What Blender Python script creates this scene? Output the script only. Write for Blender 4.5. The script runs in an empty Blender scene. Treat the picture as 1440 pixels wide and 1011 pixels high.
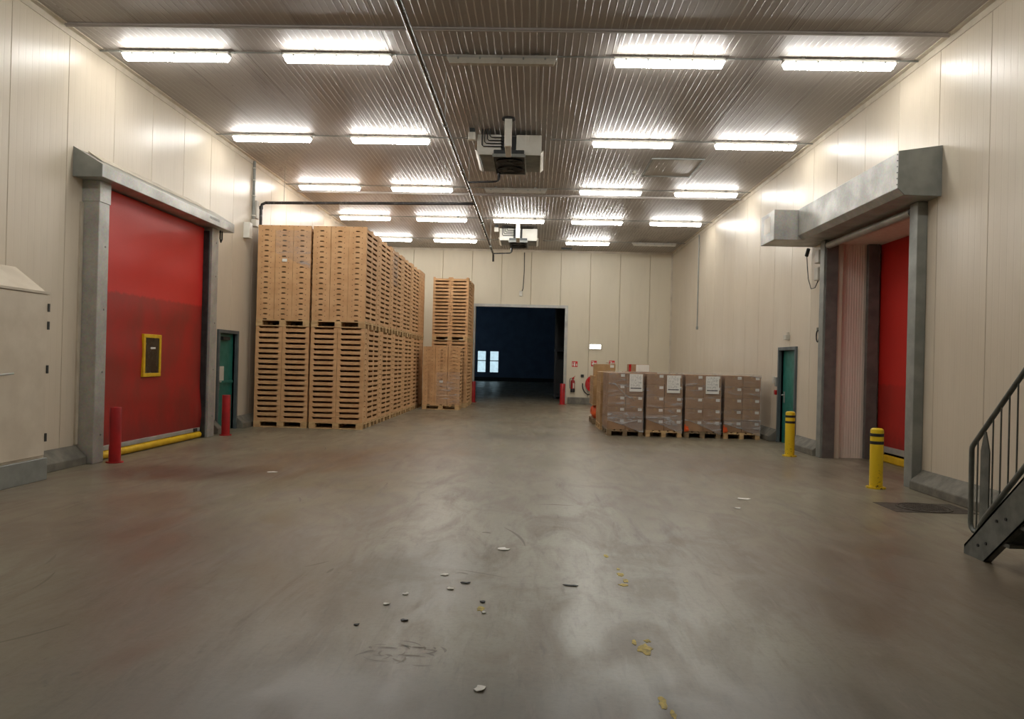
import bpy, bmesh, math, random
from mathutils import Vector, Matrix, noise
random.seed(7)
SC = bpy.context.scene
COL = SC.collection

# ------------------------------------------------------------------ camera
F_PX = 1051.0
YAW, PITCH, ROLL = 0.0292, 0.0027, 0.025
CAM_H = 1.6
fwd = Vector((-math.sin(YAW) * math.cos(PITCH), math.cos(YAW) * math.cos(PITCH), math.sin(PITCH)))
r0 = Vector((math.cos(YAW), math.sin(YAW), 0))
u0 = r0.cross(fwd)
rt = r0 * math.cos(ROLL) + u0 * math.sin(ROLL)
up = -r0 * math.sin(ROLL) + u0 * math.cos(ROLL)
cam_d = bpy.data.cameras.new('camera')
cam_d.sensor_fit = 'HORIZONTAL'
cam_d.sensor_width = 36.0
cam_d.lens = F_PX / 1440.0 * 36.0
cam_d.clip_end = 300
cam = bpy.data.objects.new('camera', cam_d)
COL.objects.link(cam)
cam.matrix_world = Matrix(((rt.x, up.x, -fwd.x, 0), (rt.y, up.y, -fwd.y, 0), (rt.z, up.z, -fwd.z, CAM_H), (0, 0, 0, 1)))
SC.camera = cam

# ------------------------------------------------------------------ world, exposure
world = bpy.data.worlds.new('daylight')
SC.world = world
world.use_nodes = True
bg = world.node_tree.nodes['Background']
bg.inputs[0].default_value = (0.70, 0.90, 1.0, 1)
bg.inputs[1].default_value = 1.1
SC.view_settings.view_transform = 'Standard'
SC.view_settings.look = 'None'
SC.view_settings.gamma = 1.0
SC.view_settings.use_curve_mapping = False
SC.view_settings.exposure = 0.0
SC.cycles.use_denoising = True
SC.cycles.max_bounces = 7
SC.cycles.diffuse_bounces = 4
SC.cycles.sample_clamp_indirect = 6.0
SC.cycles.adaptive_threshold = 0.015
LAMP_POWER = 43.0

# ------------------------------------------------------------------ material helpers
def lin(r, g, b):
    f = lambda c: c / 12.92 if c <= 0.04045 else ((c + 0.055) / 1.055) ** 2.4
    return (f(r / 255), f(g / 255), f(b / 255), 1)

class NT:
    def __init__(s, name):
        s.m = bpy.data.materials.new(name); s.m.use_nodes = True
        s.t = s.m.node_tree; s.n = s.t.nodes; s.l = s.t.links
        s.b = s.n['Principled BSDF']; s.out = s.n['Material Output']
        s._pos = None
    def pos(s):
        if s._pos is None:
            s._pos = s.n.new('ShaderNodeNewGeometry').outputs['Position']
        return s._pos
    def obj(s):
        return s.n.new('ShaderNodeTexCoord').outputs['Object']
    def mapping(s, src, scale=(1, 1, 1), rot=(0, 0, 0), loc=(0, 0, 0)):
        k = s.n.new('ShaderNodeMapping'); k.inputs['Scale'].default_value = scale
        k.inputs['Rotation'].default_value = rot; k.inputs['Location'].default_value = loc
        s.l.new(src, k.inputs['Vector']); return k.outputs[0]
    def noise(s, src, scale, detail=4, rough=0.55, dist=0.0):
        k = s.n.new('ShaderNodeTexNoise'); k.inputs['Scale'].default_value = scale
        k.inputs['Detail'].default_value = detail; k.inputs['Roughness'].default_value = rough
        k.inputs['Distortion'].default_value = dist
        s.l.new(src, k.inputs['Vector']); return k.outputs[0]
    def ramp(s, src, stops):
        k = s.n.new('ShaderNodeValToRGB'); e = k.color_ramp.elements
        while len(e) < len(stops): e.new(0.5)
        for i, (p, c) in enumerate(stops):
            e[i].position = p
            e[i].color = c if isinstance(c, tuple) else (c, c, c, 1)
        s.l.new(src, k.inputs[0]); return k.outputs[0]
    def mix(s, fac, a, b, mode='MIX'):
        k = s.n.new('ShaderNodeMix'); k.data_type = 'RGBA'; k.blend_type = mode
        for i, v in ((0, fac), (6, a), (7, b)):
            if isinstance(v, (int, float)): k.inputs[i].default_value = v
            elif isinstance(v, tuple): k.inputs[i].default_value = v
            else: s.l.new(v, k.inputs[i])
        return k.outputs[2]
    def math(s, op, a, b=0.0, c=None):
        k = s.n.new('ShaderNodeMath'); k.operation = op
        for i, v in enumerate((a, b) if c is None else (a, b, c)):
            if isinstance(v, (int, float)): k.inputs[i].default_value = v
            else: s.l.new(v, k.inputs[i])
        return k.outputs[0]
    def sep(s, src):
        k = s.n.new('ShaderNodeSeparateXYZ'); s.l.new(src, k.inputs[0]); return k.outputs
    def maprange(s, src, a, b, c, d, smooth=True):
        k = s.n.new('ShaderNodeMapRange'); k.interpolation_type = 'SMOOTHSTEP' if smooth else 'LINEAR'
        s.l.new(src, k.inputs[0])
        for i, v in zip((1, 2, 3, 4), (a, b, c, d)): k.inputs[i].default_value = v
        return k.outputs[0]
    def bump(s, h, strength=0.3, dist=0.01):
        k = s.n.new('ShaderNodeBump'); k.inputs['Strength'].default_value = strength
        k.inputs['Distance'].default_value = dist
        s.l.new(h, k.inputs['Height']); s.l.new(k.outputs[0], s.b.inputs['Normal'])
    def col(s, c):
        if isinstance(c, tuple): s.b.inputs['Base Color'].default_value = c
        else: s.l.new(c, s.b.inputs['Base Color'])
    def rough(s, r):
        if isinstance(r, (int, float)): s.b.inputs['Roughness'].default_value = r
        else: s.l.new(r, s.b.inputs['Roughness'])
    def metal(s, v): s.b.inputs['Metallic'].default_value = v
    def spec(s, v): s.b.inputs['Specular IOR Level'].default_value = v

def pm(name, c1, c2, scale=6, rough=0.5, metal=0.0, bump=0.0, stretch=(1, 1, 1), spec=0.5, rvar=0.08, src='pos'):
    """procedural two-tone material"""
    t = NT(name)
    base = t.pos() if src == 'pos' else t.obj()
    v = t.mapping(base, stretch)
    n = t.noise(v, scale, 5)
    t.col(t.mix(t.maprange(n, 0.3, 0.7, 0, 1), c1, c2))
    t.rough(t.maprange(n, 0.3, 0.7, max(0.02, rough - rvar), min(1, rough + rvar)))
    t.metal(metal); t.spec(spec)
    if bump: t.bump(t.noise(v, scale * 6, 3), bump, 0.004)
    return t.m

M = {}
def build_materials():
    # floor: worn, sealed grey concrete with tyre streaks and rusty brown patches
    t = NT('concrete_floor')
    p = t.pos()
    big = t.noise(t.mapping(p, (0.35, 0.22, 1)), 1.0, 5, 0.6, 0.4)
    mid = t.noise(t.mapping(p, (1.6, 0.7, 1), (0, 0, 0.5)), 1.3, 6, 0.62, 0.8)
    streak = t.noise(t.mapping(p, (3.2, 0.45, 1), (0, 0, -0.75)), 1.2, 6, 0.66, 0.5)
    streak2 = t.noise(t.mapping(p, (3.6, 0.5, 1), (0, 0, 0.9)), 1.1, 6, 0.66, 0.7)
    fine = t.noise(p, 26, 4, 0.7)
    c = t.mix(t.maprange(big, 0.36, 0.62, 0, 1), lin(126, 118, 99), lin(138, 133, 113))
    c = t.mix(t.maprange(mid, 0.40, 0.66, 0, 0.55), c, lin(110, 93, 76))
    c = t.mix(t.maprange(streak, 0.56, 0.72, 0, 0.55), c, lin(96, 86, 74))
    c = t.mix(t.maprange(streak2, 0.60, 0.75, 0, 0.45), c, lin(96, 88, 76))
    c = t.mix(t.maprange(fine, 0.42, 0.75, 0, 0.30), c, lin(88, 80, 68))
    brush = t.noise(t.mapping(p, (9, 1.6, 1), (0, 0, -0.95)), 2.0, 6, 0.72, 0.3)
    c = t.mix(t.maprange(brush, 0.50, 0.74, 0, 0.55), c, lin(92, 82, 70))
    brush2 = t.noise(t.mapping(p, (8, 1.4, 1), (0, 0, 1.15)), 2.0, 6, 0.72, 0.3)
    c = t.mix(t.maprange(brush2, 0.52, 0.76, 0, 0.5), c, lin(150, 142, 126))
    pits = t.noise(t.mapping(p, (1, 0.6, 1), (0, 0, 0.3)), 7.0, 6, 0.7, 0.5)
    c = t.mix(t.maprange(pits, 0.63, 0.72, 0, 0.5), c, lin(78, 71, 61))
    # rusty tyre turning patches by the doors, darker patches elsewhere
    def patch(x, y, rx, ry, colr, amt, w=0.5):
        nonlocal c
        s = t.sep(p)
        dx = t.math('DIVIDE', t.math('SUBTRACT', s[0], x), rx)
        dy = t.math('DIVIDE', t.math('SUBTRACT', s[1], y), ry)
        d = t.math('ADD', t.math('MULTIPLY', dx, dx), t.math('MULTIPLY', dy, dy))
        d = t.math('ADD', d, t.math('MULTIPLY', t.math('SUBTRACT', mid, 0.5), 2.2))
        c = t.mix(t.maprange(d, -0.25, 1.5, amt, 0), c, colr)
    patch(-4.6, 9.9, 1.5, 0.75, lin(84, 58, 46), 0.75)
    patch(-3.4, 11.4, 1.3, 1.6, lin(104, 76, 60), 0.55)
    patch(-2.2, 12.6, 1.2, 2.4, lin(112, 84, 66), 0.40)
    patch(-5.0, 7.2, 1.9, 1.6, lin(108, 88, 72), 0.5)
    patch(-3.2, 6.3, 1.6, 1.0, lin(100, 80, 64), 0.5)
    patch(-1.5, 3.4, 1.2, 0.8, lin(84, 76, 62), 0.55)
    patch(1.9, 3.4, 1.4, 0.8, lin(88, 76, 60), 0.55)
    patch(4.0, 6.3, 1.4, 1.4, lin(100, 84, 68), 0.5)
    patch(-2.3, 4.8, 1.3, 1.3, lin(98, 78, 60), 0.5)
    patch(2.4, 5.6, 1.2, 1.7, lin(104, 84, 68), 0.45)
    patch(3.4, 12.0, 1.4, 1.8, lin(106, 86, 70), 0.5)
    patch(4.7, 8.9, 0.8, 0.7, lin(84, 74, 62), 0.45)
    patch(0.2, 15.8, 1.9, 0.7, lin(92, 84, 76), 0.5)
    patch(-0.1, 3.2, 1.9, 0.75, lin(82, 76, 64), 0.7)  # plain darker area over the floor nearest the camera
    patch(-0.8, 5.6, 0.5, 1.0, lin(96, 90, 80), 0.5)
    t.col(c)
    r = t.maprange(mid, 0.35, 0.7, 0.30, 0.46)
    r = t.math('ADD', r, t.maprange(streak, 0.5, 0.75, 0.0, 0.12))
    t.rough(r); t.spec(0.5)
    t.bump(t.math('ADD', t.math('MULTIPLY', fine, 0.35), mid), 0.10, 0.02)
    M['floor'] = t.m
    # painted sandwich panels
    def panel(name, ca, cb, rough, bscale):
        t = NT(name); p = t.pos()
        n = t.noise(t.mapping(p, (0.5, 0.5, 0.18)), 2.0, 4)
        d = t.noise(t.mapping(p, (2.5, 2.5, 0.5)), 2.2, 5, 0.6)
        t.col(t.mix(t.maprange(d, 0.45, 0.8, 0, 0.18), t.mix(n, ca, cb), tuple(x * 0.74 for x in cb[:3]) + (1,)))
        t.rough(t.maprange(n, 0.3, 0.7, rough - 0.04, rough + 0.06))
        t.bump(t.noise(p, bscale, 2), 0.04, 0.01); t.spec(0.4)
        return t.m
    M['wall'] = panel('cream_wall_panel', lin(214, 203, 184), lin(204, 192, 172), 0.35, 5)
    M['wall_back'] = panel('cream_back_panel', lin(214, 205, 183), lin(206, 196, 173), 0.42, 5)
    M['trim'] = pm('cream_trim', lin(204, 194, 176), lin(186, 176, 158), 3, 0.4)
    M['recess'] = pm('pinkish_ribbed_panel', lin(238, 226, 212), lin(230, 216, 202), 4, 0.55, stretch=(4, 4, 0.3))
    # grimy grey ceiling: dull flats, ribs polished clean
    def ceil_mat(name, r0, r1, spec):
        t = NT(name); p = t.pos()
        n = t.noise(t.mapping(p, (0.5, 0.25, 1)), 1.2, 5, 0.6)
        g = t.noise(t.mapping(p, (1.6, 0.35, 1)), 1.3, 6, 0.65, 0.3)
        c = t.mix(n, lin(168, 161, 154), lin(152, 145, 138))
        c = t.mix(t.maprange(g, 0.48, 0.80, 0, 0.5), c, lin(112, 103, 97))
        t.col(c); t.rough(t.maprange(n, 0.3, 0.7, r0, r1)); t.spec(spec)
        return t.m
    M['ceiling'] = ceil_mat('ceiling_panel', 0.50, 0.60, 0.4)
    M['ceiling_rib'] = ceil_mat('ceiling_rib', 0.26, 0.34, 0.6)
    M['concrete'] = pm('kerb_concrete', lin(122, 118, 106), lin(98, 95, 86), 5, 0.75, bump=0.25)
    # metals
    t = NT('galvanised_steel'); p = t.pos()
    v = t.n.new('ShaderNodeTexVoronoi'); v.inputs['Scale'].default_value = 38; t.l.new(p, v.inputs['Vector'])
    n = t.noise(p, 2.5, 5)
    c = t.mix(t.maprange(n, 0.3, 0.7, 0, 1), lin(182, 181, 174), lin(160, 159, 153))
    c = t.mix(0.14, c, v.outputs['Color'], 'SOFT_LIGHT')
    t.col(c); t.metal(0.3); t.rough(t.maprange(n, 0.3, 0.7, 0.34, 0.5)); M['galv'] = t.m
    M['grey_metal'] = pm('grey_painted_steel', lin(144, 146, 140), lin(128, 131, 126), 4, 0.5, 0.15)
    M['dark_metal'] = pm('dark_steel', lin(66, 70, 70), lin(50, 53, 53), 6, 0.45, 0.4)
    M['jamb'] = pm('dull_jamb_steel', lin(118, 114, 110), lin(100, 97, 94), 5, 0.5, 0.15)
    M['stair'] = pm('stair_grey_steel', lin(116, 120, 114), lin(94, 98, 93), 7, 0.45, 0.2, 0.1)
    M['black'] = pm('black_rubber', lin(24, 24, 25), lin(34, 34, 34), 8, 0.55)
    M['pipe'] = pm('dark_drain_pipe', lin(46, 45, 46), lin(60, 58, 58), 8, 0.22)
    M['hole'] = pm('dark_hole', lin(30, 18, 10), lin(38, 24, 14), 8, 0.9)
    M['white'] = pm('white_enamel', lin(226, 224, 214), lin(214, 211, 200), 4, 0.4)
    M['offwhite'] = pm('dull_white_plastic', lin(206, 202, 190), lin(192, 187, 175), 4, 0.45)
    M['housing'] = pm('lamp_housing_grey', lin(176, 174, 166), lin(160, 157, 149), 4, 0.4)
    M['whitedoor'] = pm('white_scuffed_door', lin(214, 203, 184), lin(202, 190, 170), 2.5, 0.5)
    # red door curtain: grubby below a ragged line where the sheet rolls up less often
    def curtain(name, zd, strong):
        t = NT(name); p = t.pos(); s = t.sep(p)
        n = t.noise(t.mapping(p, (1, 0.9, 0.7)), 1.6, 6, 0.6)
        f = t.noise(t.mapping(p, (1, 3, 1.2)), 3.0, 6, 0.65)
        z = t.math('ADD', s[2], t.math('MULTIPLY', t.math('SUBTRACT', f, 0.5), 0.12))
        dirt = t.maprange(z, zd - 0.03, zd + 0.03, 1, 0)
        c = t.mix(n, lin(206, 48, 40), lin(194, 38, 33))
        d2 = t.mix(t.maprange(n, 0.35, 0.65, 0, 1), lin(164, 36, 30), lin(138, 46, 37))
        c = t.mix(t.math('MULTIPLY', dirt, strong), c, d2)
        low = t.maprange(t.math('ADD', s[2], t.math('MULTIPLY', t.math('SUBTRACT', f, 0.5), 0.7)), 0.15, 0.8, 0.45, 0)
        c = t.mix(low, c, lin(86, 18, 16))
        t.col(c); t.rough(0.45); t.spec(0.4)
        t.bump(t.noise(t.mapping(p, (1, 1, 2)), 14, 3), 0.06, 0.01)
        return t.m
    M['curtain_l'] = curtain('red_curtain_sheet', 2.5, 0.95)
    M['curtain_r'] = curtain('red_curtain_sheet_recess', 1.35, 0.5)
    # paint
    M['yellow'] = pm('yellow_paint', lin(226, 186, 24), lin(208, 164, 16), 6, 0.45)
    t = NT('chipped_yellow_paint'); p = t.pos(); s = t.sep(p)
    f = t.noise(p, 30, 4, 0.7)
    z = t.math('SUBTRACT', f, t.maprange(s[2], 0.0, 0.45, 0.0, 0.14, False))
    c = t.mix(t.maprange(z, 0.56, 0.60, 0, 1), lin(224, 190, 26), lin(58, 40, 26))
    t.col(c); t.rough(0.45); M['bollard_y'] = t.m
    M['red_paint'] = pm('red_bollard_paint', lin(172, 26, 30), lin(150, 20, 24), 6, 0.4)
    M['red_gloss'] = pm('red_gloss', lin(184, 26, 28), lin(168, 20, 24), 6, 0.3)
    M['sign_red'] = pm('sign_red', lin(206, 30, 36), lin(196, 26, 32), 6, 0.5)
    M['green'] = pm('green_door_paint', lin(40, 116, 104), lin(34, 102, 92), 4, 0.4)
    M['frame_grey'] = pm('door_frame_grey', lin(86, 96, 98), lin(76, 85, 88), 4, 0.5)
    # wood, cardboard
    M['pallet'] = pm('pallet_wood', lin(208, 176, 128), lin(176, 142, 98), 5, 0.75, bump=0.2, stretch=(1, 1, 4))
    M['pallet_old'] = pm('worn_pallet_wood', lin(150, 128, 96), lin(112, 92, 68), 6, 0.8, bump=0.2, stretch=(1, 1, 4))
    M['kraft'] = pm('kraft_tray_board', lin(208, 166, 120), lin(194, 150, 104), 4, 0.75, bump=0.08)
    M['carton'] = pm('brown_carton_board', lin(166, 132, 100), lin(150, 117, 87), 5, 0.62, bump=0.06)
    M['carton_light'] = pm('light_carton_board', lin(180, 146, 102), lin(162, 128, 86), 5, 0.62, bump=0.06)
    M['paper'] = pm('white_label_paper', lin(232, 230, 222), lin(224, 221, 212), 6, 0.6)
    t = NT('printed_delivery_sheet'); o = t.obj(); s = t.sep(o)
    ln = t.math('SINE', t.math('MULTIPLY', s[2], 300.0))
    wd = t.noise(t.mapping(o, (60, 1, 18)), 1.0, 2)
    k = t.math('MULTIPLY', t.maprange(ln, 0.1, 0.5, 0, 1), t.maprange(wd, 0.46, 0.54, 0, 0.75))
    band = t.math('MULTIPLY', t.maprange(s[2], 0.060, 0.064, 0, 1), t.maprange(s[2], 0.085, 0.089, 1, 0))
    bar = t.math('MULTIPLY', band, t.maprange(t.noise(t.mapping(o, (260, 1, 0.1)), 1.0, 2), 0.36, 0.42, 0, 1))
    inner = t.math('MULTIPLY', t.maprange(s[2], 0.10, 0.105, 0, 1), t.maprange(s[2], 0.37, 0.375, 1, 0))
    k = t.math('MAXIMUM', t.math('MULTIPLY', k, inner), bar)
    edge = t.maprange(t.math('ABSOLUTE', s[0]), 0.118, 0.122, 1, 0)
    t.col(t.mix(t.math('MULTIPLY', k, edge), lin(233, 231, 224), lin(70, 70, 74))); t.rough(0.55)
    M['sheet'] = t.m
    M['orange'] = pm('orange_plastic', lin(226, 96, 36), lin(206, 78, 26), 9, 0.5)
    # stretch film
    def film(name, fa, fb):
      t = NT(name)
      p = t.pos()
      v = t.mapping(p, (0.8, 0.8, 4.2), (0.0, 0.42, 0.0))
      n = t.noise(v, 2.2, 6, 0.65, 1.2)
      fold = t.maprange(n, 0.48, 0.72, fa, fb)
      tr = t.n.new('ShaderNodeBsdfTransparent'); tr.inputs[0].default_value = (0.95, 0.95, 0.96, 1)
      t.col((0.80, 0.80, 0.80, 1)); t.rough(0.18)
      t.bump(n, 1.0, 0.06)
      mx = t.n.new('ShaderNodeMixShader')
      t.l.new(fold, mx.inputs[0]); t.l.new(tr.outputs[0], mx.inputs[1]); t.l.new(t.b.outputs[0], mx.inputs[2])
      t.l.new(mx.outputs[0], t.out.inputs['Surface'])
      return t.m
    M['film'] = film('stretch_film', 0.07, 0.42)
    M['film_thick'] = film('bunched_stretch_film', 0.16, 0.62)
    # light emitting diffusers
    def emis(name, colr, k):
        t = NT(name); e = t.b
        e.inputs['Base Color'].default_value = (0.9, 0.9, 0.88, 1)
        e.inputs['Emission Color'].default_value = colr; e.inputs['Emission Strength'].default_value = k
        e.inputs['Roughness'].default_value = 0.3
        return t.m
    M['lamp_on'] = emis('lit_tube_diffuser', (1.0, 0.98, 0.935, 1), LAMP_POWER)
    M['emergency_on'] = emis('lit_emergency_diffuser', (1.0, 0.98, 0.92, 1), 9.0)
    M['lamp_off'] = pm('unlit_tube_diffuser', lin(196, 192, 180), lin(184, 178, 166), 4, 0.25)
    # far dark hall
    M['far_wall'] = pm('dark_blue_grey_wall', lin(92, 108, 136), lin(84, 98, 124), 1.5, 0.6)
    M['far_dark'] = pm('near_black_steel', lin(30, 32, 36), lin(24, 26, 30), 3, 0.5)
    t = NT('window_glass')
    tr = t.n.new('ShaderNodeBsdfTransparent'); tr.inputs[0].default_value = (0.92, 0.96, 0.97, 1)
    t.col((0.8, 0.9, 0.95, 1)); t.rough(0.05)
    mx = t.n.new('ShaderNodeMixShader'); n = t.noise(t.mapping(t.pos(), (1, 1, 1)), 3.0, 3)
    t.l.new(t.maprange(n, 0.3, 0.7, 0.05, 0.12), mx.inputs[0])
    t.l.new(tr.outputs[0], mx.inputs[1]); t.l.new(t.b.outputs[0], mx.inputs[2]); t.l.new(mx.outputs[0], t.out.inputs['Surface'])
    M['glass'] = t.m
    M['dark_pane'] = pm('scratched_dark_plastic_pane', lin(44, 34, 24), lin(58, 48, 36), 5, 0.25)
    M['iron'] = pm('cast_iron_cover', lin(78, 70, 60), lin(62, 55, 47), 20, 0.6, 0.3, 0.3)
    M['ypatch'] = pm('worn_yellow_floor_paint', lin(206, 180, 60), lin(150, 134, 76), 30, 0.6)
    M['scuff'] = pm('tyre_scuff', lin(98, 91, 79), lin(118, 110, 96), 40, 0.5)
    M['extinguisher'] = pm('extinguisher_red', lin(150, 26, 28), lin(134, 20, 22), 5, 0.3)
build_materials()

# ------------------------------------------------------------------ geometry helpers
class MB:
    def __init__(s): s.v = []; s.f = []; s.mi = []
    def add(s, vs, fs, m=0):
        o = len(s.v); s.v += [tuple(v) for v in vs]
        for f in fs: s.f.append(tuple(i + o for i in f)); s.mi.append(m)
        return s
    def box(s, x0, x1, y0, y1, z0, z1, m=0):
        return s.add([(x0, y0, z0), (x1, y0, z0), (x1, y1, z0), (x0, y1, z0), (x0, y0, z1), (x1, y0, z1), (x1, y1, z1), (x0, y1, z1)],
                     [(3, 2, 1, 0), (4, 5, 6, 7), (0, 1, 5, 4), (1, 2, 6, 5), (2, 3, 7, 6), (3, 0, 4, 7)], m)
    def prism(s, pts, axis, a, b, m=0):
        n = len(pts)
        def P(p, w):
            return (w, p[0], p[1]) if axis == 'x' else ((p[0], w, p[1]) if axis == 'y' else (p[0], p[1], w))
        vs = [P(p, a) for p in pts] + [P(p, b) for p in pts]
        fs = [tuple(range(n))[::-1], tuple(range(n, 2 * n))] + [(i, (i + 1) % n, (i + 1) % n + n, i + n) for i in range(n)]
        return s.add(vs, fs, m)
    def cyl(s, p0, p1, ra, rb=None, n=14, m=0):
        p0, p1 = Vector(p0), Vector(p1); rb = ra if rb is None else rb
        d = (p1 - p0).normalized(); a = d.orthogonal().normalized(); b = d.cross(a)
        vs = []
        for p, r in ((p0, ra), (p1, rb)):
            for i in range(n):
                t = 2 * math.pi * i / n; vs.append(p + (a * math.cos(t) + b * math.sin(t)) * r)
        fs = [tuple(range(n))[::-1], tuple(range(n, 2 * n))] + [(i, (i + 1) % n, (i + 1) % n + n, i + n) for i in range(n)]
        return s.add(vs, fs, m)
    def tube(s, path, r, n=10, m=0):
        path = [Vector(p) for p in path]; vs = []; a = None
        for k, p in enumerate(path):
            d = (path[min(k + 1, len(path) - 1)] - path[max(k - 1, 0)]).normalized()
            if a is None: a = d.orthogonal().normalized()
            a = (a - d * a.dot(d)).normalized(); b = d.cross(a)
            for i in range(n):
                t = 2 * math.pi * i / n; vs.append(p + (a * math.cos(t) + b * math.sin(t)) * r)
        L = len(path)
        fs = [tuple(range(n))[::-1], tuple(range((L - 1) * n, L * n))]
        for k in range(L - 1):
            fs += [(k * n + i, k * n + (i + 1) % n, (k + 1) * n + (i + 1) % n, (k + 1) * n + i) for i in range(n)]
        return s.add(vs, fs, m)
    def lathe(s, c, prof, n=20, m=0):
        vs = []
        for (r, z) in prof:
            for i in range(n):
                t = 2 * math.pi * i / n; vs.append((c[0] + r * math.cos(t), c[1] + r * math.sin(t), c[2] + z))
        L = len(prof)
        fs = [tuple(range(n))[::-1], tuple(range((L - 1) * n, L * n))]
        for k in range(L - 1):
            fs += [(k * n + i, k * n + (i + 1) % n, (k + 1) * n + (i + 1) % n, (k + 1) * n + i) for i in range(n)]
        return s.add(vs, fs, m)
    def mesh(s, name, mats, off=(0, 0, 0), bevel=0.0, smooth=False):
        me = bpy.data.meshes.new(name)
        o = Vector(off)
        me.from_pydata([Vector(v) - o for v in s.v], [], s.f)
        for mt in mats: me.materials.append(M[mt])
        for p, i in zip(me.polygons, s.mi): p.material_index = min(i, len(mats) - 1)
        bm = bmesh.new(); bm.from_mesh(me)
        if bevel:
            bmesh.ops.bevel(bm, geom=[e for e in bm.edges if e.is_manifold and e.calc_face_angle(0) > 0.5], offset=bevel, segments=1, affect='EDGES', clamp_overlap=True)
        bmesh.ops.recalc_face_normals(bm, faces=bm.faces)
        bm.to_mesh(me); bm.free()
        if smooth:
            for p in me.polygons: p.use_smooth = True
            try: me.set_sharp_from_angle(angle=0.7)
            except Exception: pass
        return me

ORG = {}
def link(name, me, parent=None, loc=(0, 0, 0)):
    o = bpy.data.objects.new(name, me); COL.objects.link(o)
    o.location = loc
    if parent is not None: o.parent = parent
    return o
def tag(o, label=None, cat=None, group=None, kind=None):
    if label: o['label'] = label
    if cat: o['category'] = cat
    if group: o['group'] = group
    if kind: o['kind'] = kind
    return o
def thing(name, label, cat, loc=(0, 0, 0), group=None):
    o = bpy.data.objects.new(name, None); COL.objects.link(o); o.location = loc
    o.empty_display_size = 0.1
    ORG[o] = Vector(loc)
    return tag(o, label, cat, group)
def part(name, mb, mats, parent, bevel=0.0, smooth=False, label=None):
    """mesh given in world coordinates, child of parent"""
    if isinstance(mats, str): mats = [mats]
    off = ORG[parent]
    o = link(name, mb.mesh(name, mats, off, bevel, smooth), parent)
    ORG[o] = off
    if label: o['label'] = label
    return o
def solo(name, mb, mats, label=None, cat=None, group=None, kind=None, bevel=0.0, smooth=False):
    """top-level single mesh"""
    if isinstance(mats, str): mats = [mats]
    xs = [v[0] for v in mb.v]; ys = [v[1] for v in mb.v]; zs = [v[2] for v in mb.v]
    c = Vector(((min(xs) + max(xs)) / 2, (min(ys) + max(ys)) / 2, min(zs)))
    o = link(name, mb.mesh(name, mats, c, bevel, smooth), None, c)
    ORG[o] = c
    return tag(o, label, cat, group, kind)
def structure(name, mb, mats, label=None, cat=None, **k):
    return solo(name, mb, mats, label, cat, None, 'structure', **k)
def dup(root, loc, label=None, group=None, rot=None):
    r = root.copy(); COL.objects.link(r); r.location = loc
    if rot is not None: r.rotation_euler = (0, 0, rot)
    if label: r['label'] = label
    if group: r['group'] = group
    for ch in root.children:
        c = ch.copy(); COL.objects.link(c); c.parent = r
        for g in ch.children:
            d = g.copy(); COL.objects.link(d); d.parent = c
    return r
def box(*a): return MB().box(*a)

# ------------------------------------------------------------------ room dimensions
XL, XR, H, D = -6.45, 5.34, 6.0, 29.4
Y0 = -6.0
FAR = 60.0
PW = 1.1257
ORD = ['first', 'second', 'third', 'fourth', 'fifth', 'sixth', 'seventh', 'eighth', 'ninth', 'tenth', 'eleventh', 'twelfth',
       'thirteenth', 'fourteenth', 'fifteenth', 'sixteenth', 'seventeenth', 'eighteenth']

# ------------------------------------------------------------------ floor
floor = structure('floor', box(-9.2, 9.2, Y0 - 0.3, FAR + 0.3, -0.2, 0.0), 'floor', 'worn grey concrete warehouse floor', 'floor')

def blob(cx, cy, rx, ry, z, seed, n=14, th=0.002):
    rnd = random.Random(seed); pts = []
    for i in range(n):
        t = 2 * math.pi * i / n; k = 0.55 + 0.6 * rnd.random()
        pts.append((cx + rx * k * math.cos(t), cy + ry * k * math.sin(t)))
    return MB().prism(pts, 'z', z, z + th)
def ribbon(pts, w):
    vs = []
    for k, p in enumerate(pts):
        a = pts[max(0, k - 1)]; b = pts[min(len(pts) - 1, k + 1)]
        d = Vector((b[0] - a[0], b[1] - a[1], 0)).normalized(); nn = Vector((-d.y, d.x, 0)) * w * 0.5 * math.sin(math.pi * (k + 0.6) / (len(pts) + 0.2))
        vs += [(p[0] + nn.x, p[1] + nn.y, 0.0008), (p[0] - nn.x, p[1] - nn.y, 0.0008)]
    return MB().add(vs, [(2 * k, 2 * k + 1, 2 * k + 3, 2 * k + 2) for k in range(len(pts) - 1)])
rs = random.Random(21)
def arc(x, y, r, a0, a1, w, n=9): part('scuff_mark', ribbon([(x + r * math.cos(a0 + (a1 - a0) * k / (n - 1)), y + 0.7 * r * math.sin(a0 + (a1 - a0) * k / (n - 1))) for k in range(n)], w), 'scuff', floor)
for k in range(30):
    a0 = rs.uniform(0, 6.28); arc(-0.68 + rs.uniform(-.14, .14), 4.05 + rs.uniform(-.09, .09), rs.uniform(0.04, 0.15), a0, a0 + rs.uniform(0.5, 1.3), rs.uniform(0.008, 0.022))
for k in range(34):
    x, y = rs.uniform(-5, 4), rs.uniform(4.2, 14); a0 = rs.uniform(0.6, 1.4) if x < 0 else rs.uniform(1.5, 2.4)
    r = rs.uniform(1.0, 3.5); arc(x - r, y, r, a0 - 1.2, a0 - 1.2 + rs.uniform(0.08, 0.35), rs.uniform(0.012, 0.03))
for (x, y, l, w) in ((0.28, 8.42, 0.42, 0.035), (0.85, 8.42, 0.18, 0.025), (0.30, 5.38, 0.08, 0.02), (-0.40, 6.95, 0.08, 0.05), (-0.5, 5.6, 0.10, 0.035)):
    part('scuff_mark', ribbon([(x + l * (k / 4 - 0.5), y + 0.02 * math.sin(k)) for k in range(5)], w), 'scuff', floor)
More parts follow.
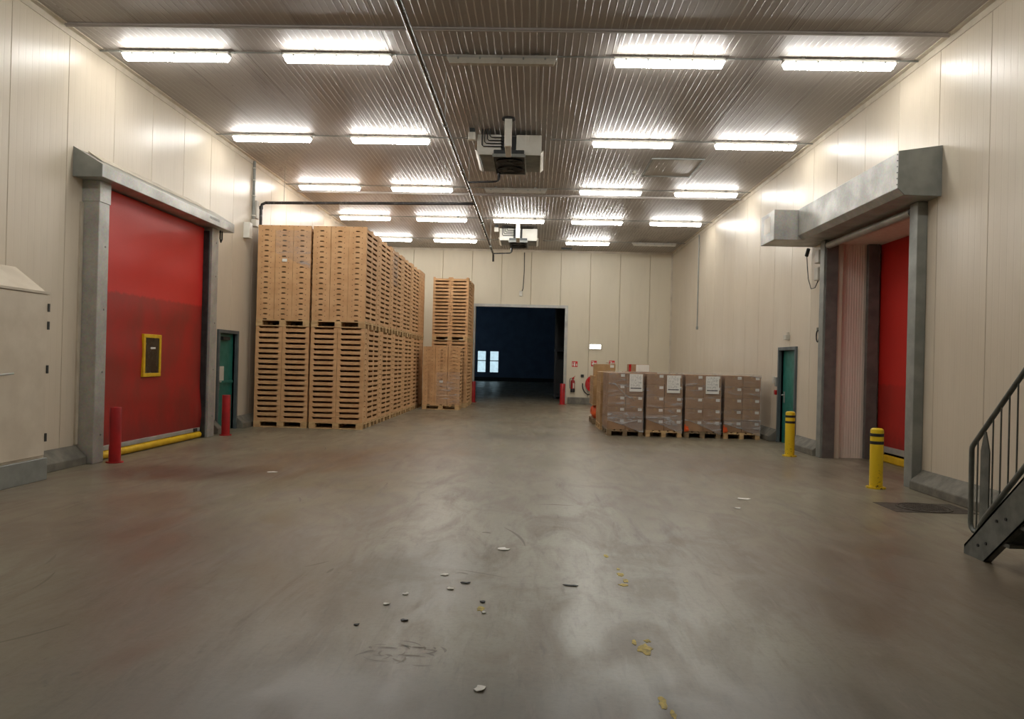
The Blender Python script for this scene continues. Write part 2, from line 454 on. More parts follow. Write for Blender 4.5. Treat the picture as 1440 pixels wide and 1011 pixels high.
marks = [(0.67, 4.24, .050, .085), (0.70, 4.36, .025, .03), (0.62, 4.33, .018, .04), (0.70, 5.71, .028, .05), (0.69, 5.44, .04, .035), (0.72, 5.55, .02, .05), (0.65, 3.56, .022, .07),
         (0.68, 3.45, .016, .045), (0.64, 6.25, .02, .06), (-0.3, 4.82, .035, .05), (0.70, 5.86, .015, .03)]
for i, (x, y, rx, ry) in enumerate(marks):
    part('paint_mark', blob(x, y, rx, ry, 0.0, 30 + i), 'ypatch', floor)

# ------------------------------------------------------------------ sandwich panel walls
def rib_profile(w, ribs, depth, gw=0.012, joint=0.007, jd=0.016):
    """(along, out) points over 0..w; out 0 is the face, negative goes into the wall"""
    pts = [(0, -jd), (joint, 0)]
    for i in range(1, ribs):
        c = w * i / ribs
        pts += [(c - gw, 0), (c - gw * 0.35, -depth), (c + gw * 0.35, -depth), (c + gw, 0)]
    pts += [(w - joint, 0), (w, -jd)]
    return pts

def subtract(a, b, z0, z1, holes):
    rects = [(a, b, z0, z1)]
    for (ha, hb, hz) in holes:              # holes start at the floor
        out = []
        for (p, q, s, e) in rects:
            if hb <= p + 1e-6 or ha >= q - 1e-6 or hz <= s: out.append((p, q, s, e)); continue
            if ha > p: out.append((p, ha, s, hz))
            if hb < q: out.append((hb, q, s, hz))
            out.append((p, q, max(s, hz), e))
        rects = out
    return [r for r in rects if r[1] - r[0] > 0.02]

def wall(name, side, edges, z1, holes, mat, ribs, depth, label, jw=0.008, jdp=0.02):
    th = 0.10
    bk = MB()
    for (a, b, s, e) in subtract(edges[0], edges[-1], 0, z1, holes):
        if side == 'L': bk.box(XL - th - 0.1, XL - th, a, b, s, e)
        elif side == 'R': bk.box(XR + th, XR + th + 0.1, a, b, s, e)
        elif side == 'B': bk.box(a, b, D + th, D + th + 0.1, s, e)
    w = structure(name, bk, mat, label, 'wall')
    for a, b in zip(edges[:-1], edges[1:]):
        for (p, q, s, e) in subtract(a, b, 0, z1, holes):
            full = q - p > 0.9
            prof = rib_profile(q - p, max(1, round((q - p) / PW * ribs)), depth, 0.012, jw, jdp)
            if side == 'L': pts = [(XL + d, p + t) for t, d in prof] + [(XL - th, q), (XL - th, p)]
            elif side == 'R': pts = [(XR - d, p + t) for t, d in prof] + [(XR + th, q), (XR + th, p)]
            else: pts = [(p + t, D - d) for t, d in prof] + [(q, D + th), (p, D + th)]
            part('wall_panel', MB().prism(pts, 'z', s, e), mat, w)
    return w

def edges_from(y, lo, hi, PW=PW):
    e = [y]
    while e[0] > lo + 0.1: e.insert(0, max(lo, e[0] - PW))
    while e[-1] < hi - 0.1: e.append(min(hi, e[-1] + PW))
    return e
HOLE_RD = (10.60, 13.66, 3.87)
HOLE_RG = (15.38, 16.34, 1.98)
HOLE_LG = (15.08, 15.98, 2.04)
wl = wall('wall_left', 'L', edges_from(8.903, Y0, D), H, [HOLE_LG], 'wall', 9, 0.0009, 'cream ribbed panel wall on the left with the big red door')
wr = wall('wall_right', 'R', edges_from(9.019, Y0, D), H, [HOLE_RD, HOLE_RG], 'wall', 9, 0.0009, 'cream ribbed panel wall on the right with the recessed red door')
wb = wall('wall_back', 'B', edges_from(-2.512, XL - 0.3, XR + 0.3, 1.163), H, [(-2.33, 1.18, 3.74)], 'wall_back', 8, 0.0006, 'cream panel wall at the far end around the dark doorway', 0.013, 0.03)
structure('wall_front', box(XL - 0.2, XR + 0.2, Y0 - 0.2, Y0, 0, H), 'wall', 'cream wall behind the viewpoint', 'wall')

# ------------------------------------------------------------------ ceiling
ceil = structure('ceiling', box(XL - 0.2, XR + 0.2, Y0 - 0.2, D + 0.2, H + 0.10, H + 0.2), 'ceiling', 'grimy grey ribbed panel ceiling', 'ceiling')
NC = 11; CW = (XR - XL) / NC
def ceil_panel(L):
    n = 11
    pts = [(0, 0.008), (0.005, 0)]; kinds = [0]
    for i in range(n):
        c = CW * (i + 0.5) / n
        pts += [(c - 0.009, 0), (c - 0.004, -0.003), (c + 0.004, -0.003), (c + 0.009, 0)]; kinds += [0, 1, 1, 1]
    pts += [(CW - 0.005, 0), (CW, 0.008), (CW, 0.1), (0, 0.1)]; kinds += [0, 0, 0, 0, 0]
    mb = MB().prism(pts, 'y', 0, L)
    mb.mi = [0, 0] + kinds[:len(pts)]
    return mb.mesh('ceiling_panel', ['ceiling', 'ceiling_rib'])
segs = [(Y0, 0.06), (0.06, 9.86), (9.86, 19.66), (19.66, D)]
for (a, b) in segs:
    me = ceil_panel(b - a - 0.006)
    for i in range(NC):
        o = link('ceiling_panel', me, ceil, Vector((XL + i * CW, a + 0.003, H)) - ORG[ceil])
for k, y in enumerate((9.86, 19.66)):
    mb = MB().box(XL + 0.05, XR - 0.05, y - 0.035, y + 0.035, H - 0.03, H - 0.004)
    mb.box(XL + 0.05, XR - 0.05, y - 0.012, y + 0.012, H - 0.045, H - 0.03)
    structure('trim_%d' % (k + 1), mb, 'ceiling', 'slim %s cover strip across the ceiling joint' % ('near' if k == 0 else 'farther'), 'trim')
# corner trims
structure('trim_3', MB().box(XL, XL + 0.085, Y0, D, H - 0.014, H).box(XL, XL + 0.012, Y0, D, H - 0.10, H - 0.014), 'trim', 'cream angle strip along the left ceiling edge', 'trim')
structure('trim_4', MB().box(XR - 0.085, XR, Y0, D, H - 0.014, H).box(XR - 0.012, XR, Y0, D, H - 0.10, H - 0.014), 'trim', 'cream angle strip along the right ceiling edge', 'trim')
structure('trim_5', MB().box(XL, XR, D - 0.012, D, H - 0.08, H).box(XL, XR, D - 0.07, D - 0.012, H - 0.012, H), 'trim', 'cream angle strip along the far ceiling edge', 'trim')
structure('trim_6', MB().box(XR - 0.06, XR, D - 0.012, D, 0.3, H - 0.09).box(XR - 0.012, XR, D - 0.06, D - 0.012, 0.3, H - 0.09), 'trim', 'pale corner strip in the far right corner', 'trim')

# ------------------------------------------------------------------ kerbs
def kerb(name, side, segs_, label):
    k = None
    for (a, b) in segs_:
        mb = MB()
        if side == 'L': pts = [(XL, 0), (XL + 0.17, 0), (XL + 0.17, 0.11), (XL, 0.27)]; mb.prism(pts, 'y', a, b)
        elif side == 'R': pts = [(XR, 0), (XR - 0.18, 0), (XR - 0.18, 0.11), (XR, 0.27)]; mb.prism(pts, 'y', a, b)
        else: mb.box(a, b, D - 0.12, D, 0, 0.26)
        if k is None: k = structure(name, mb, 'concrete', label, 'kerb', bevel=0.008)
        else: part('kerb_length', mb, 'concrete', k, 0.008)
kerb('baseboard_left', 'L', [(9.085, 10.39), (14.78, 15.0), (16.08, D - 0.13)], 'sloped grey concrete kerb along the left wall')
kerb('baseboard_right', 'R', [(Y0, 10.36), (13.90, 15.26), (16.46, D - 0.13)], 'sloped grey concrete kerb along the right wall')
kerb('baseboard_back', 'B', [(1.36, XR - 0.01), (XL + 0.01, -2.5)], 'low grey concrete kerb along the far wall')

# ------------------------------------------------------------------ fluorescent battens
LX = [-5.29, -2.935, -0.565, 1.82, 4.20]
LY = [10.68, 14.66, 18.83, 22.85, 26.86, 6.65]
LL = 1.57
def make_lamp(lit):
    t = thing('batten_light', '', 'ceiling light')
    part('housing', MB().box(-LL / 2, LL / 2, -0.055, 0.055, -0.085, -0.035), 'housing', t, 0.006)
    for x in (-0.5, 0.5):
        part('mount', box(x - 0.03, x + 0.03, -0.03, 0.03, -0.035, 0.0), 'grey_metal', t)
    hb = LL / 2 - 0.012
    vs = [(-hb, -0.066, -0.085), (hb, -0.066, -0.085), (hb, 0.066, -0.085), (-hb, 0.066, -0.085),
          (-hb + 0.03, -0.045, -0.155), (hb - 0.03, -0.045, -0.155), (hb - 0.03, 0.045, -0.155), (-hb + 0.03, 0.045, -0.155)]
    d = MB().add(vs, [(0, 1, 2, 3), (7, 6, 5, 4), (0, 4, 5, 1), (1, 5, 6, 2), (2, 6, 7, 3), (3, 7, 4, 0)])
    part('diffuser', d, 'lamp_on' if lit else 'lamp_off', t)
    for x in (-0.62, -0.31, 0.0, 0.31, 0.62):
        part('clip', MB().box(x - 0.012, x + 0.012, -0.072, -0.066, -0.105, -0.07), 'grey_metal', t)
    return t
OFF = {(0, 2), (2, 2), (4, 4), (5, 2)}
SKIP = {(1, 2), (4, 2)}
rown = ['nearest visible', 'second', 'third', 'fourth', 'farthest', 'overhead out-of-view']
coln = ['leftmost', 'second from left', 'middle', 'second from right', 'rightmost']
lamp_on = make_lamp(True); lamp_off = make_lamp(False)
used = {True: False, False: False}
for r, y in enumerate(LY):
    for c, x in enumerate(LX):
        if (r, c) in SKIP: continue
        lit = (r, c) not in OFF
        src = lamp_on if lit else lamp_off
        lab = '%s fluorescent batten light, %s in the %s row on the ceiling' % ('glowing' if lit else 'unlit dull', coln[c], rown[r])
        if not used[lit]:
            src.location = (x, y, H); src['label'] = lab; src['group'] = 'batten lights on the ceiling'; used[lit] = True
        else: dup(src, (x, y, H), lab, 'batten lights on the ceiling')
    z = H - 0.03
    t = thing('conduit', 'thin grey cable conduit linking the %s row of ceiling lights' % rown[r], 'conduit', (0, y, z), 'conduits along the light rows')
    xs = [XL + 0.03] + [v for xx in LX for v in (xx - LL / 2, xx + LL / 2)] + [XR - 0.03]
    for a, b in zip(xs[0::2], xs[1::2]): part('tube', MB().cyl((a, y, z), (b, y, z), 0.012, n=6), 'grey_metal', t)
    for k, a in enumerate(xs[1:-1]):
        q = a + (-0.06 if k % 2 == 0 else 0.06)
        part('saddle', MB().cyl((q - 0.01, y, z), (q + 0.01, y, z), 0.02, n=8), 'grey_metal', t)
# ------------------------------------------------------------------ ceiling hatch, sensor
hx0, hx1, hy0, hy1 = 2.40, 3.52, 15.93, 17.45
t = thing('ceiling_hatch', 'square flush access hatch in the ceiling on the right', 'hatch', ((hx0 + hx1) / 2, (hy0 + hy1) / 2, H))
hp = [(hx0 + 0.04, H - 0.005), (hx0 + 0.04, H - 0.012)]
for k in range(10):
    c = hx0 + 0.10 + k * 0.102; hp += [(c - 0.009, H - 0.012), (c - 0.004, H - 0.015), (c + 0.004, H - 0.015), (c + 0.009, H - 0.012)]
hp += [(hx1 - 0.04, H - 0.012), (hx1 - 0.04, H - 0.005)]
part('panel', MB().prism(hp, 'y', hy0 + 0.04, hy1 - 0.04), 'ceiling_rib', t)
for a in ((hx0, hx1, hy0, hy0 + 0.04), (hx0, hx1, hy1 - 0.04, hy1), (hx0, hx0 + 0.04, hy0 + 0.04, hy1 - 0.04), (hx1 - 0.04, hx1, hy0 + 0.04, hy1 - 0.04)):
    part('frame_bar', box(*a, H - 0.03, H - 0.004), 'grey_metal', t)
solo('ceiling_sensor', MB().lathe((2.17, 17.0, H - 0.09), [(0.02, 0), (0.05, 0.02), (0.05, 0.06), (0.03, 0.085)], 12), 'white', 'small white detector on the ceiling beside the hatch', 'detector', smooth=True)
solo('ceiling_vent', MB().box(0.95, 1.35, 28.6, 28.8, H - 0.04, H - 0.004).box(1.0, 1.3, 28.64, 28.76, H - 0.05, H - 0.04), 'dark_metal', 'small dark vent on the ceiling near the far wall', 'vent')

# ------------------------------------------------------------------ evaporator units under the ceiling
def make_unit():
    t = thing('air_cooler', '', 'air cooler', (0, 0, 0))
    x0, x1, y0, y1, z0, z1 = -0.61, 0.61, 0.0, 1.55, -0.42, -0.10
    part('casing', MB().box(x0 + 0.01, x1 - 0.01, y0 + 0.02, y1, z0 + 0.02, z1), 'grey_metal', t, 0.01)
    part('cover', box(x0, -0.16, y0 - 0.02, y0 + 0.015, z0, z1 + 0.005), 'white', t, 0.006)
    part('cover', box(0.13, x1, y0 - 0.02, y0 + 0.015, z0, z1 + 0.005), 'white', t, 0.006)
    part('coil_opening', box(-0.15, 0.12, y0 - 0.004, y0 + 0.016, z0 + 0.02, z1 - 0.02), 'black', t)
    for s in (-1, 1):
        w = MB()
        xx = s * 0.60
        w.add([(xx, y0 - 0.03, z0 - 0.02), (xx + s * 0.05, y0 - 0.03, z0 + 0.02), (xx + s * 0.06, y1 - 0.25, z0 + 0.0), (xx, y1 - 0.25, z0 - 0.05),
               (xx - s * 0.012, y0 - 0.03, z0 - 0.015), (xx + s * 0.04, y0 - 0.03, z0 + 0.03), (xx + s * 0.05, y1 - 0.25, z0 + 0.01), (xx - s * 0.012, y1 - 0.25, z0 - 0.045)],
              [(0, 1, 2, 3), (7, 6, 5, 4), (0, 4, 5, 1), (1, 5, 6, 2), (2, 6, 7, 3), (3, 7, 4, 0)])
        part('side_flap', w, 'white', t)
        part('front_lip', box(-0.60 if s < 0 else 0.28, -0.28 if s < 0 else 0.60, y0 - 0.035, y0 - 0.02, z0 - 0.06, z0 + 0.02), 'white', t)
    for s in (-1, 1):
        part('hanger', MB().cyl((s * 0.5, 0.3, z1), (s * 0.5, 0.3, 0.0), 0.012, n=6), 'grey_metal', t)
        part('hanger', MB().cyl((s * 0.5, 1.3, z1), (s * 0.5, 1.3, 0.0), 0.012, n=6), 'grey_metal', t)
    # fan tray below
    fz = -0.55
    tray = MB().box(-0.29, 0.29, -0.18, 1.10, fz, z0 - 0.005)
    part('fan_tray', tray, 'dark_metal', t, 0.01)
    part('tray_rim', MB().box(-0.31, 0.31, -0.20, -0.18, fz - 0.015, fz + 0.045).box(-0.31, -0.29, -0.18, 1.1, fz - 0.015, fz + 0.04).box(0.29, 0.31, -0.18, 1.1, fz - 0.015, fz + 0.04).box(-0.31, 0.31, 1.1, 1.12, fz - 0.015, fz + 0.04), 'grey_metal', t)
    for yy in (0.18, 0.74):
        f = part('fan', MB().lathe((0, yy, fz - 0.03), [(0.25, 0.03), (0.27, 0.0), (0.25, 0.0), (0.23, 0.022), (0.0, 0.022)], 24), 'black', t, smooth=True)
        bl = MB()
        for k in range(5):
            a = k * 2 * math.pi / 5; ca, sa = math.cos(a), math.sin(a)
            pts = [(0.05, -0.03), (0.22, -0.07), (0.22, 0.05), (0.05, 0.03)]
            vs = [(ca * u - sa * v, yy + sa * u + ca * v, fz - 0.012 + (0.01 if v > 0 else -0.008)) for u, v in pts]
            bl.add(vs + [(v[0], v[1], v[2] + 0.004) for v in vs], [(0, 1, 2, 3), (7, 6, 5, 4), (0, 4, 5, 1), (1, 5, 6, 2), (2, 6, 7, 3), (3, 7, 4, 0)])
        bl.cyl((0, yy, fz - 0.028), (0, yy, fz), 0.06, n=12)
        part('fan_blades', bl, 'dark_metal', f)
    # duct arm dropping from the ceiling in front
    part('duct', MB().box(-0.065, 0.065, -0.76, -0.64, -0.52, -0.01), 'white', t, 0.012)
    part('duct_foot', MB().add([(-0.06, -0.75, -0.50), (0.06, -0.75, -0.50), (0.06, -0.65, -0.50), (-0.06, -0.65, -0.50), (-0.05, -0.30, -0.60), (0.05, -0.30, -0.60), (0.05, -0.2, -0.545), (-0.05, -0.2, -0.545)],
         [(0, 1, 2, 3), (7, 6, 5, 4), (0, 4, 5, 1), (1, 5, 6, 2), (2, 6, 7, 3), (3, 7, 4, 0)]), 'offwhite', t, 0.005)
    part('flange', MB().cyl((0, -0.70, -0.03), (0, -0.70, 0.0), 0.12, 0.12, 20), 'black', t)
    # refrigerant pipes on the left cover
    for k in range(4):
        x = -0.52 + 0.05 * k; yy = y0 - 0.05 - 0.01 * k; zz = -0.33 + 0.055 * k
        part('pipe', MB().tube([(x, yy + 0.02, 0.0), (x, yy, -0.1), (x, yy, zz + 0.03), (x + 0.03, yy, zz), (-0.16, yy, zz), (-0.13, y0 - 0.004, zz)], 0.011, 6), 'black', t, smooth=True)
    part('junction_box', box(-0.78, -0.64, -0.12, 0.0, -0.22, -0.08), 'white', t, 0.006)
    part('junction_mount', box(-0.76, -0.66, -0.1, 0.0, -0.08, 0.0), 'dark_metal', t)
    # drain
    part('drain_pipe', MB().tube([(-0.25, 1.0, fz - 0.02), (-0.25, 1.0, -0.72), (-0.30, 1.0, -0.745), (-0.86, 1.0, -0.77)], 0.022, 8), 'pipe', t, smooth=True)
    part('drain_tee', MB().cyl((-0.24, 1.0, -0.70), (-0.24, 1.0, fz - 0.01), 0.032, n=10), 'pipe', t)
    return t
u1 = make_unit(); u1.location = (-0.565, 14.2, H)
u1['label'] = 'white ceiling air cooler with two black fans and a white duct, nearer one'; u1['group'] = 'air coolers'
u2 = dup(u1, (-0.60, 24.2, H), 'white ceiling air cooler above the dark doorway, small far one', 'air coolers')

# drain main and branch
t = thing('drain_main', 'long dark drain pipe hung under the ceiling along the hall', 'pipe', (-1.45, 15, 5.2))
part('pipe_run', MB().tube([(-1.44, -5.9, 5.19), (-1.45, 14, 5.21), (-1.47, 25.3, 5.24), (-1.47, 25.45, 5.20), (-1.47, 25.5, 5.0)], 0.034, 12), 'pipe', t, smooth=True)
for y in (3.4, 7.3, 11.4, 15.6, 19.5, 23.4):
    part('hanger', MB().cyl((-1.45, y, 5.20), (-1.45, y, H), 0.005, n=6).cyl((-1.45, y - 0.02, 5.205), (-1.45, y + 0.02, 5.205), 0.042, n=12), 'grey_metal', t)
t = thing('drain_branch', 'dark pipe crossing from the left wall to the long drain pipe', 'pipe', (XL, 17.1, 4.5))
part('pipe_run', MB().tube([(-1.47, 17.12, 5.20), (-6.30, 17.12, 5.13), (-6.38, 17.12, 5.09), (-6.40, 17.12, 5.0), (-6.40, 17.12, 3.0)], 0.034, 12), 'pipe', t, smooth=True)
part('hanger', MB().tube([(-5.87, 17.12, 5.15), (-5.86, 17.12, H)], 0.006, 6), 'grey_metal', t)
part('elbow', MB().cyl((-6.40, 17.12, 4.98), (-6.40, 17.12, 5.05), 0.045, n=12), 'pipe', t)
# left wall conduit, boxes
t = thing('wall_conduit', 'grey vertical conduit on the left wall near the tall tray stack', 'conduit', (XL + 0.03, 16.7, 4.62))
part('tube', MB().cyl((XL + 0.035, 16.7, 4.66), (XL + 0.035, 16.7, H - 0.02), 0.03, n=10), 'grey_metal', t, smooth=True)
for z in (4.75, 5.2, 5.55, 5.82): part('clamp', box(XL + 0.002, XL + 0.075, 16.66, 16.74, z - 0.012, z + 0.012), 'offwhite', t)
part('box', box(XL + 0.004, XL + 0.13, 16.62, 16.82, 4.50, 4.66), 'offwhite', t, 0.008)
solo('cable_duct', box(XL + 0.003, XL + 0.06, 16.83, 16.98, 4.72, 5.12), 'offwhite', 'short white cable duct on the left wall beside the grey conduit', 'cable duct', bevel=0.005)
t = thing('wall_switch_box', 'white switch box on the left wall above the green door', 'switch box', (XL, 16.3, 4.15))
part('body', box(XL + 0.003, XL + 0.14, 16.22, 16.40, 4.17, 4.52), 'white', t, 0.01)
for z in (4.24, 4.45): part('gland', MB().cyl((XL + 0.07, 16.40, z), (XL + 0.07, 16.50, z), 0.035, n=10), 'dark_metal', t)

# ------------------------------------------------------------------ left high speed door
LDX = -6.36
t = thing('roll_up_door', 'big red roll-up door with a yellow framed window on the left wall', 'door', (XL, 12.3, 0))
for (a, b) in ((10.40, 10.66), (14.12, 14.40)):
    p = part('post', MB().box(XL + 0.002, -6.20, a, b, 0, 4.02), 'galv', t, 0.008)
    for z in (0.4, 1.3, 2.2, 3.1, 3.75):
        part('bolt', MB().cyl((-6.20, (a + b) / 2 + 0.04, z), (-6.193, (a + b) / 2 + 0.04, z), 0.015, n=6), 'grey_metal', p)
part('post_cap', MB().box(XL + 0.001, -6.19, 10.392, 10.668, 3.72, 4.02), 'galv', t, 0.004)
part('edge_strip', MB().box(XL + 0.001, XL + 0.03, 10.34, 10.398, 0.28, 3.7), 'trim', t)
part('guide_rail', MB().box(-6.40, -6.25, 10.662, 10.70, 0.02, 3.95), 'offwhite', t)
part('guide_rail', MB().box(-6.40, -6.25, 14.08, 14.118, 0.02, 3.95), 'dark_metal', t)
hood = part('hood', MB().prism([(XL + 0.001, 4.43), (-6.04, 4.19), (-6.04, 4.022), (XL + 0.001, 4.022)], 'y', 10.18, 14.75), 'galv', t, 0.006)
part('end_cap', MB().prism([(XL + 0.001, 4.435), (-6.035, 4.195), (-6.035, 4.018), (XL + 0.001, 4.018)], 'y', 10.165, 10.18), 'grey_metal', hood)
part('top_board', MB().prism([(XL + 0.01, 4.442), (-6.24, 4.316), (-6.24, 4.326), (XL + 0.01, 4.46)], 'y', 10.5, 14.0), 'trim', hood)
np_ = MB()
for k in range(8): np_.box(-6.040, -6.037, 13.62 + k * 0.055, 13.655 + k * 0.055, 4.105, 4.15)
part('maker_lettering', np_, 'grey_metal', hood, label='small worn illegible grey lettering')
part('cable_loop', MB().tube([(-6.2, 14.46, 4.02), (-6.2, 14.46, 3.86), (-6.2, 14.50, 3.80), (-6.2, 14.55, 3.86), (-6.2, 14.55, 4.02)], 0.015, 8), 'black', t, smooth=True)
def sheet(x, y0, y1, z0, z1, ny, nz, amp, seed, flare=0.0):
    vs = []; fs = []
    for side in (0, 1):
        for j in range(nz + 1):
            for i in range(ny + 1):
                y = y0 + (y1 - y0) * i / ny; z = z0 + (z1 - z0) * j / nz
                e = min(i, ny - i) / ny * 2; w = amp * min(1, e * 2.5) * noise.noise(Vector((y * 0.9 + seed, z * 0.55, seed)))
                w += amp * 0.35 * math.sin(z * 9) * min(1, e * 3)
                w += flare * max(0, 1 - (y1 - y) / 0.25) * max(0, 1 - abs(z - 0.45) / 0.5)
                vs.append((x + w + (0.006 if side else 0), y, z))
    n = (ny + 1) * (nz + 1)
    for j in range(nz):
        for i in range(ny):
            q = (j * (ny + 1) + i, j * (ny + 1) + i + 1, (j + 1) * (ny + 1) + i + 1, (j + 1) * (ny + 1) + i)
            fs.append(q); fs.append(tuple(k + n for k in q[::-1]))
    rim = [i for i in range(ny + 1)] + [(j + 1) * (ny + 1) - 1 for j in range(1, nz + 1)] + [nz * (ny + 1) + i for i in range(ny - 1, -1, -1)] + [j * (ny + 1) for j in range(nz - 1, 0, -1)]
    for a, b in zip(rim, rim[1:] + rim[:1]): fs.append((a, a + n, b + n, b))
    return MB().add(vs, fs)
part('curtain', sheet(LDX, 10.69, 14.10, 0.17, 4.0, 22, 30, 0.018, 3.1, 0.05), 'curtain_l', t, smooth=True)
part('bottom_bar', MB().box(LDX - 0.03, LDX + 0.04, 10.70, 14.05, 0.13, 0.20), 'galv', t, 0.006)
part('bar_bracket', MB().box(LDX + 0.035, LDX + 0.06, 13.78, 13.90, 0.14, 0.20), 'black', t)
part('safety_edge', MB().cyl((LDX + 0.01, 10.70, 0.066), (LDX + 0.01, 14.06, 0.066), 0.062, n=12), 'yellow', t, smooth=True)
vw = MB()
wy0, wy1, wz0, wz1, bw = 11.93, 12.50, 1.20, 1.90, 0.06
x0, x1 = LDX - 0.005, LDX + 0.045
vw.box(x0, x1, wy0, wy1, wz0, wz0 + bw).box(x0, x1, wy0, wy1, wz1 - bw, wz1).box(x0, x1, wy0, wy0 + bw, wz0 + bw, wz1 - bw).box(x0, x1, wy1 - bw, wy1, wz0 + bw, wz1 - bw)
vf = part('vision_frame', vw, 'yellow', t, 0.006)
part('pane', box(LDX + 0.012, LDX + 0.032, wy0 + bw, wy1 - bw, wz0 + bw, wz1 - bw), 'dark_pane', vf)
part('scuff', box(LDX + 0.032, LDX + 0.0335, 12.16, 12.32, 1.66, 1.69), 'paper', vf)

# ------------------------------------------------------------------ right recessed door
RCX = 6.24
structure('wall_recess_far', MB().prism([(XR + 0.02, 13.76)] + [p for i in range(13) for p in ((XR + 0.06 + i * 0.045, 13.76), (XR + 0.08 + i * 0.045, 13.756))] + [(6.0, 13.765), (6.5, 13.765), (6.5, 13.95), (XR + 0.02, 13.95)], 'z', 0, 3.95),
          'recess', 'pinkish ribbed end panel inside the recessed doorway on the right', 'wall')
structure('wall_recess_near', box(XR + 0.2, 6.5, 10.35, 10.58, 0, 3.95), 'recess', 'near end panel inside the recessed doorway', 'wall')
structure('wall_recess_back', box(6.40, 6.50, 10.4, 13.95, 0, 3.95), 'far_dark', 'dark wall behind the recessed red curtain', 'wall')
structure('ceiling_recess', box(XR + 0.2, 6.5, 10.4, 13.95, 3.88, 3.95), 'recess', 'soffit panel over the recessed doorway', 'soffit')
t = thing('roller_shutter', 'red roll-up door set back in a grey framed recess with a big hood', 'door', (XR, 12.1, 0))
for (a, b) in ((10.38, 10.60), (13.66, 13.86)):
    p = part('post', MB().box(5.20, XR - 0.002, a, b, 0, 3.93), 'grey_metal', t, 0.006)
    part('inner_channel', MB().box(5.235, XR + 0.10, b if a < 12 else a - 0.035, b + 0.035 if a < 12 else a, 0.0, 3.86), 'jamb' if a > 12 else 'grey_metal', p)
part('jamb', MB().box(XR + 0.012, XR + 0.10, 13.70, 13.755, 0, 3.86), 'jamb', t)
part('jamb', MB().box(6.0, 6.20, 13.66, 13.76, 0, 3.88), 'jamb', t, 0.005)
part('jamb', MB().box(6.0, 6.20, 10.56, 10.66, 0, 3.88), 'jamb', t, 0.005)
part('curtain', sheet(RCX, 10.60, 13.72, 0.24, 3.875, 20, 26, 0.012, 8.4), 'curtain_r', t, smooth=True)
part('bottom_bar', MB().box(RCX - 0.05, RCX + 0.03, 10.62, 13.66, 0.17, 0.27), 'galv', t, 0.006)
part('safety_edge', MB().box(RCX - 0.06, RCX + 0.02, 10.62, 13.66, 0.0, 0.13), 'yellow', t, 0.02)
part('roller', MB().cyl((5.27, 10.61, 3.84), (5.27, 13.65, 3.84), 0.06, n=14), 'galv', t, smooth=True)
part('roller_end', MB().cyl((5.27, 10.605, 3.84), (5.27, 10.66, 3.84), 0.07, n=12), 'black', t)
hd = part('hood', MB().prism([(XR - 0.002, 4.60), (4.775, 4.515), (4.77, 4.03), (4.86, 3.945), (XR - 0.002, 3.935)], 'y', 10.06, 13.80), 'galv', t, 0.006)
part('end_cap', MB().prism([(XR - 0.002, 4.605), (4.77, 4.52), (4.765, 4.028), (4.857, 3.94), (XR - 0.002, 3.93)], 'y', 10.045, 10.06), 'grey_metal', hd)
for k in range(6): part('rivet', MB().cyl((4.765, 10.08, 4.08 + k * 0.08), (4.772, 10.08, 4.08 + k * 0.08), 0.008, n=6), 'dark_metal', hd)
mbx = part('motor_box', MB().box(4.34, XR - 0.002, 13.82, 14.62, 3.955, 4.505), 'galv', t, 0.006)
part('sticker', MB().box(4.338, 4.34, 14.05, 14.42, 4.13, 4.42), 'trim', mbx, label='faded pale sticker')
part('edge_strip', MB().box(XR - 0.03, XR - 0.002, 13.865, 13.90, 0.0, 3.93), 'galv', t)
# control boxes and cable
t = thing('door_control', 'small grey control boxes with a hanging cable beside the recessed door', 'control box', (XR, 14.3, 3.3))
part('box', box(XR - 0.11, XR - 0.002, 14.02, 14.22, 3.58, 3.82), 'offwhite', t, 0.012)
part('box', box(XR - 0.11, XR - 0.002, 14.04, 14.24, 3.26, 3.50), 'offwhite', t, 0.012)
part('plug', MB().cyl((XR - 0.08, 14.62, 3.92), (XR - 0.08, 14.72, 3.80), 0.035, n=10), 'black', t)
part('cable', MB().tube([(XR - 0.08, 14.70, 3.80), (XR - 0.06, 14.72, 3.6), (XR - 0.05, 14.68, 3.35), (XR - 0.05, 14.52, 3.14), (XR - 0.05, 14.32, 3.14), (XR - 0.05, 14.16, 3.27)], 0.008, 6), 'black', t, smooth=True)
t = thing('pull_cord_ring', 'black cable ring hanging on the right wall beside the recessed door', 'cable', (XR, 14.2, 2.1))
ring = [(XR - 0.03, 14.18 + 0.07 * math.cos(a * math.pi / 8), 2.22 + 0.11 * math.sin(a * math.pi / 8)) for a in range(17)]
part('ring', MB().tube(ring, 0.012, 6), 'black', t, smooth=True)
part('hook', box(XR - 0.05, XR - 0.002, 14.16, 14.20, 2.32, 2.38), 'grey_metal', t)
t = thing('key_switch', 'small dark key switch on the strip left of the recessed door', 'switch', (XR, 14.0, 1.3))
part('body', box(XR - 0.06, XR - 0.002, 14.0, 14.06, 1.22, 1.36), 'dark_metal', t, 0.006)
part('button', box(XR - 0.05, XR - 0.002, 14.0, 14.05, 1.44, 1.52), 'dark_metal', t, 0.006)

